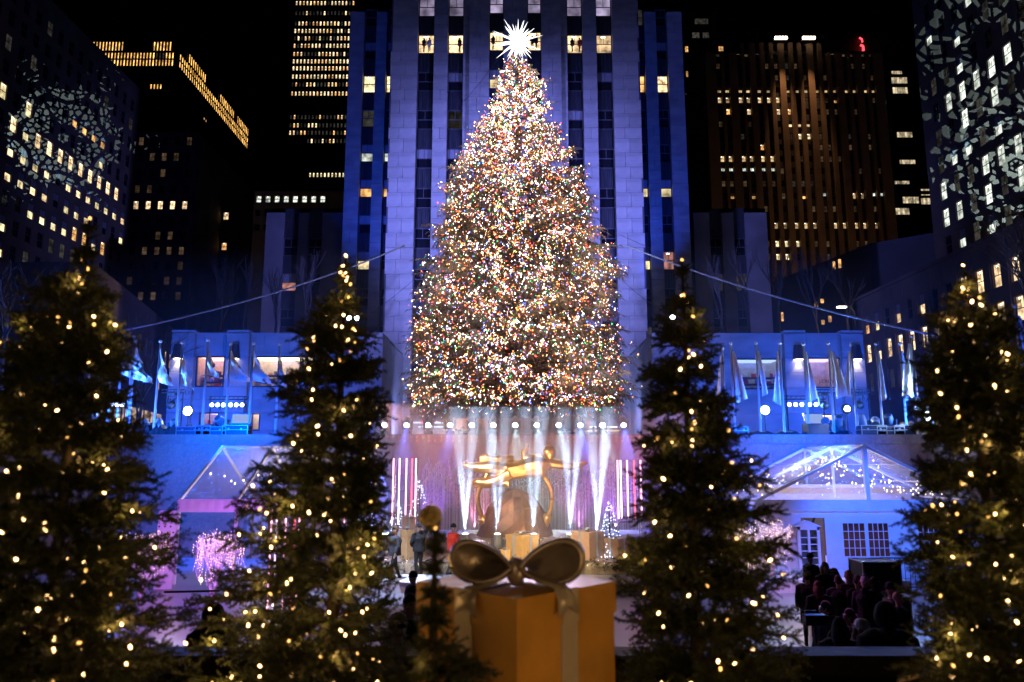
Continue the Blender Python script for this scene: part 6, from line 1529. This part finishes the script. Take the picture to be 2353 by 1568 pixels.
    for i in range(0,min(len(bl),amb*3),3):
        p=bl[i]; lamp('POINT',(x0+p[0],Y+p[1]-.05,zb+p[2]),None,pw,(1,.54,.17),.02,name='bulb_and_fill_glow')
    return t
def icoball(m,n=8):
    b=MB(); b.ball((0,0,0),1,n); return b.mesh('bulb',m,True)
FB=[icoball(fbul),icoball(fbul2)]
G='lit fir trees on the terrace'
fir(0,4.0,140,[(505,4,4),(600,22,20),(680,110,60),(760,160,88),(850,200,112),(1000,260,160),(1100,300,215),(1200,330,265),(1400,360,300),(1570,380,280)],'bushy lit fir standing against the dark block with the snowflake light',G,190,20,1,.75)
fir(0,4.5,772,[(590,3,3),(680,24,20),(725,95,70),(800,110,65),(880,150,110),(950,150,90),(1020,190,90),(1100,215,108),(1200,240,118),(1300,310,140),(1450,350,165),(1570,330,190)],'slender warmly lit fir in front of the stage-side light towers',G,200,24,2,1.0)
fir(0,4.3,1590,[(600,3,3),(680,12,14),(740,90,45),(820,95,70),(900,95,95),(1000,120,120),(1080,120,165),(1180,150,215),(1300,180,215),(1400,175,235),(1570,175,260)],'darkest lit fir standing next to the big gift box on the blue side',G,120,12,3,.3)
fir(0,4.0,2272,[(612,4,4),(680,30,32),(730,95,90),(800,90,125),(900,130,150),(1000,140,160),(1100,135,200),(1180,200,220),(1300,195,220),(1450,170,220),(1570,230,230)],'bushy lit fir hiding the end of the railing and the crowd',G,180,20,4,.75)
fir(0,2.9,1000,[(1215,2,2),(1330,4,4),(1355,14,16),(1400,24,45),(1440,40,24),(1500,40,70),(1530,35,150),(1568,40,80)],'small dark fir carrying a gold ball in front of the big gift box','small fir',14,2,5,.12)
# gold ball ornament
p=P(990,1187,2.9); t=thing('ornament','gold glitter ball ornament on the tip of the small dark fir','ornament',p)
b=MB(); b.ball((0,0,0),26.5/F*2.95,20); b.build('ball',mat('gold_glitter',(.80,.62,.28),.32,.9,noise=.5,scale=90,bump=.6,bscale=200),t,True)
b=MB(); b.lathe([(.011,-.060),(.011,-.045),(.006,-.040)],10); b.build('cap',mat('cap_gold',(.6,.45,.2),.3,.9),t)
# ============================================================ THE BIG GIFT BOX
Yg=3.9; D=.505; zt_=CZ-.60; cx_=P(1186,1340,Yg).x
paper=mat('orange_paper',(.74,.37,.05),.36,noise=.22,scale=3.0,bump=.35,bscale=3.5); bowm=mat('bow_fabric',(.55,.49,.45),.34,.55,noise=.12,scale=8,bump=.1); rib2=mat('ribbon_satin',(.62,.55,.47),.35,.3,noise=.1,scale=10)
g=thing('gift_box','big orange-gold gift box with pale ribbon and a large bronze bow close to the lens','gift box',(cx_,Yg,zt_-.95),math.pi/4); s=D*math.sqrt(2)
b=MB(); b.bx(-s/2*.975,s/2*.975,-s/2*.975,s/2*.975,-.12,.80); b.build('box',paper,g)
b=MB()
hs=s/2
b.bx(-hs,hs,-hs,hs,.80,.95); b.build('lid',paper,g)
b=MB(); w=.058
for q in (-1,1):
    b.bx(-w,w,q*(hs+.002)-.003,q*(hs+.002)+.003,.80,.957); b.bx(q*(hs+.002)-.003,q*(hs+.002)+.003,-w,w,.80,.957)
    b.bx(-w,w,q*(hs*.975+.003)-.003,q*(hs*.975+.003)+.003,-.12,.80); b.bx(q*(hs*.975+.003)-.003,q*(hs*.975+.003)+.003,-w,w,-.12,.80)
b.bx(-w,w,-hs,hs,.951,.957); b.bx(-hs,-w-.001,-w,w,.951,.957); b.bx(w+.001,hs,-w,w,.951,.957); b.build('ribbon',rib2,g)
# bow: two wide loops facing the lens (built in box space, turned back by 45 degrees)
Mz=Matrix.Rotation(-math.pi/4,3,'Z')
for sx in (-1,1):
    b=MB(); N=28; NB_=14; L0=[]; prof_=[]
    for k in range(N+1):
        g_=k/N*2*math.pi; rx=.140*(1-math.cos(g_)); rz_=.092*math.sin(g_)*(1-math.cos(g_))**.35*1.0
        x=sx*(rx+.012); z=.955+.085+rz_*.95+.045*(1-math.cos(g_))*.5*1.0; prof_.append((x,z,.035+.075*(1-math.cos(g_))/2))
    n_=[]
    for x,z,wd in prof_:
        for j in range(NB_): q=j/(NB_-1); f_=q-.5; sc_=(1+.10*math.sin(q*math.pi*2.2))*(1-.86*max(0,q-.22)**1.2/.75) ; n_.append(Mz@V3(x*sc_+sx*.01,f_*.24-.12-.012*math.sin(q*9),.985+(z-.985)*sc_+.010*math.sin(q*26)))
    b.add(n_,[(k*NB_+j,k*NB_+j+1,(k+1)*NB_+j+1,(k+1)*NB_+j) for k in range(N) for j in range(NB_-1)]); o=b.build('bow_loop',bowm,g,True); m=o.modifiers.new('thick','SOLIDIFY'); m.thickness=.008
    b=MB(); tail=[(.03,-.17,1.02),(.12,-.235,.985),(.205,-.285,.965),(.235,-.30,.92),(.240,-.31,.84)]
    pts=[Mz@V3(sx*x,y,z) for x,y,z in tail]; 
    dirw=Mz@V3(sx*.040,.040,0)*1.0
    vs=[]; 
    for i,p_ in enumerate(pts):
        wdt=Mz@V3(sx*(.018+.017*i/2),(.018+.017*i/2)*.9,0); vs+= [p_-wdt,p_,p_+wdt]
    vs[-2]=vs[-2]+V3(0,0,.045)
    b.add(vs,[(i*3+j,i*3+j+1,(i+1)*3+j+1,(i+1)*3+j) for i in range(4) for j in range(2)]); o=b.build('bow_tail',rib2,g,True); m=o.modifiers.new('thick','SOLIDIFY'); m.thickness=.006
b=MB(); b.ball(Mz@V3(0,-.17,1.02),.052,12,0,(.95,.95,1.35)); b.build('bow_knot',bowm,g,True)
lamp('POINT',(-.55,1.2,4.3),None,26,(1,.58,.24),.25,name='bulb_and_fill_glow'); lamp('POINT',(1.3,2.3,3.2),None,16,(1,.55,.2),.2,name='bulb_and_fill_glow')  # added fill lamps for the box front; no bulbs hang here
lamp('SPOT',(.5,12,6.5),(cx_,3.9,3.4),420,(.8,.6,1),.2,20,.5,'rim_wash')
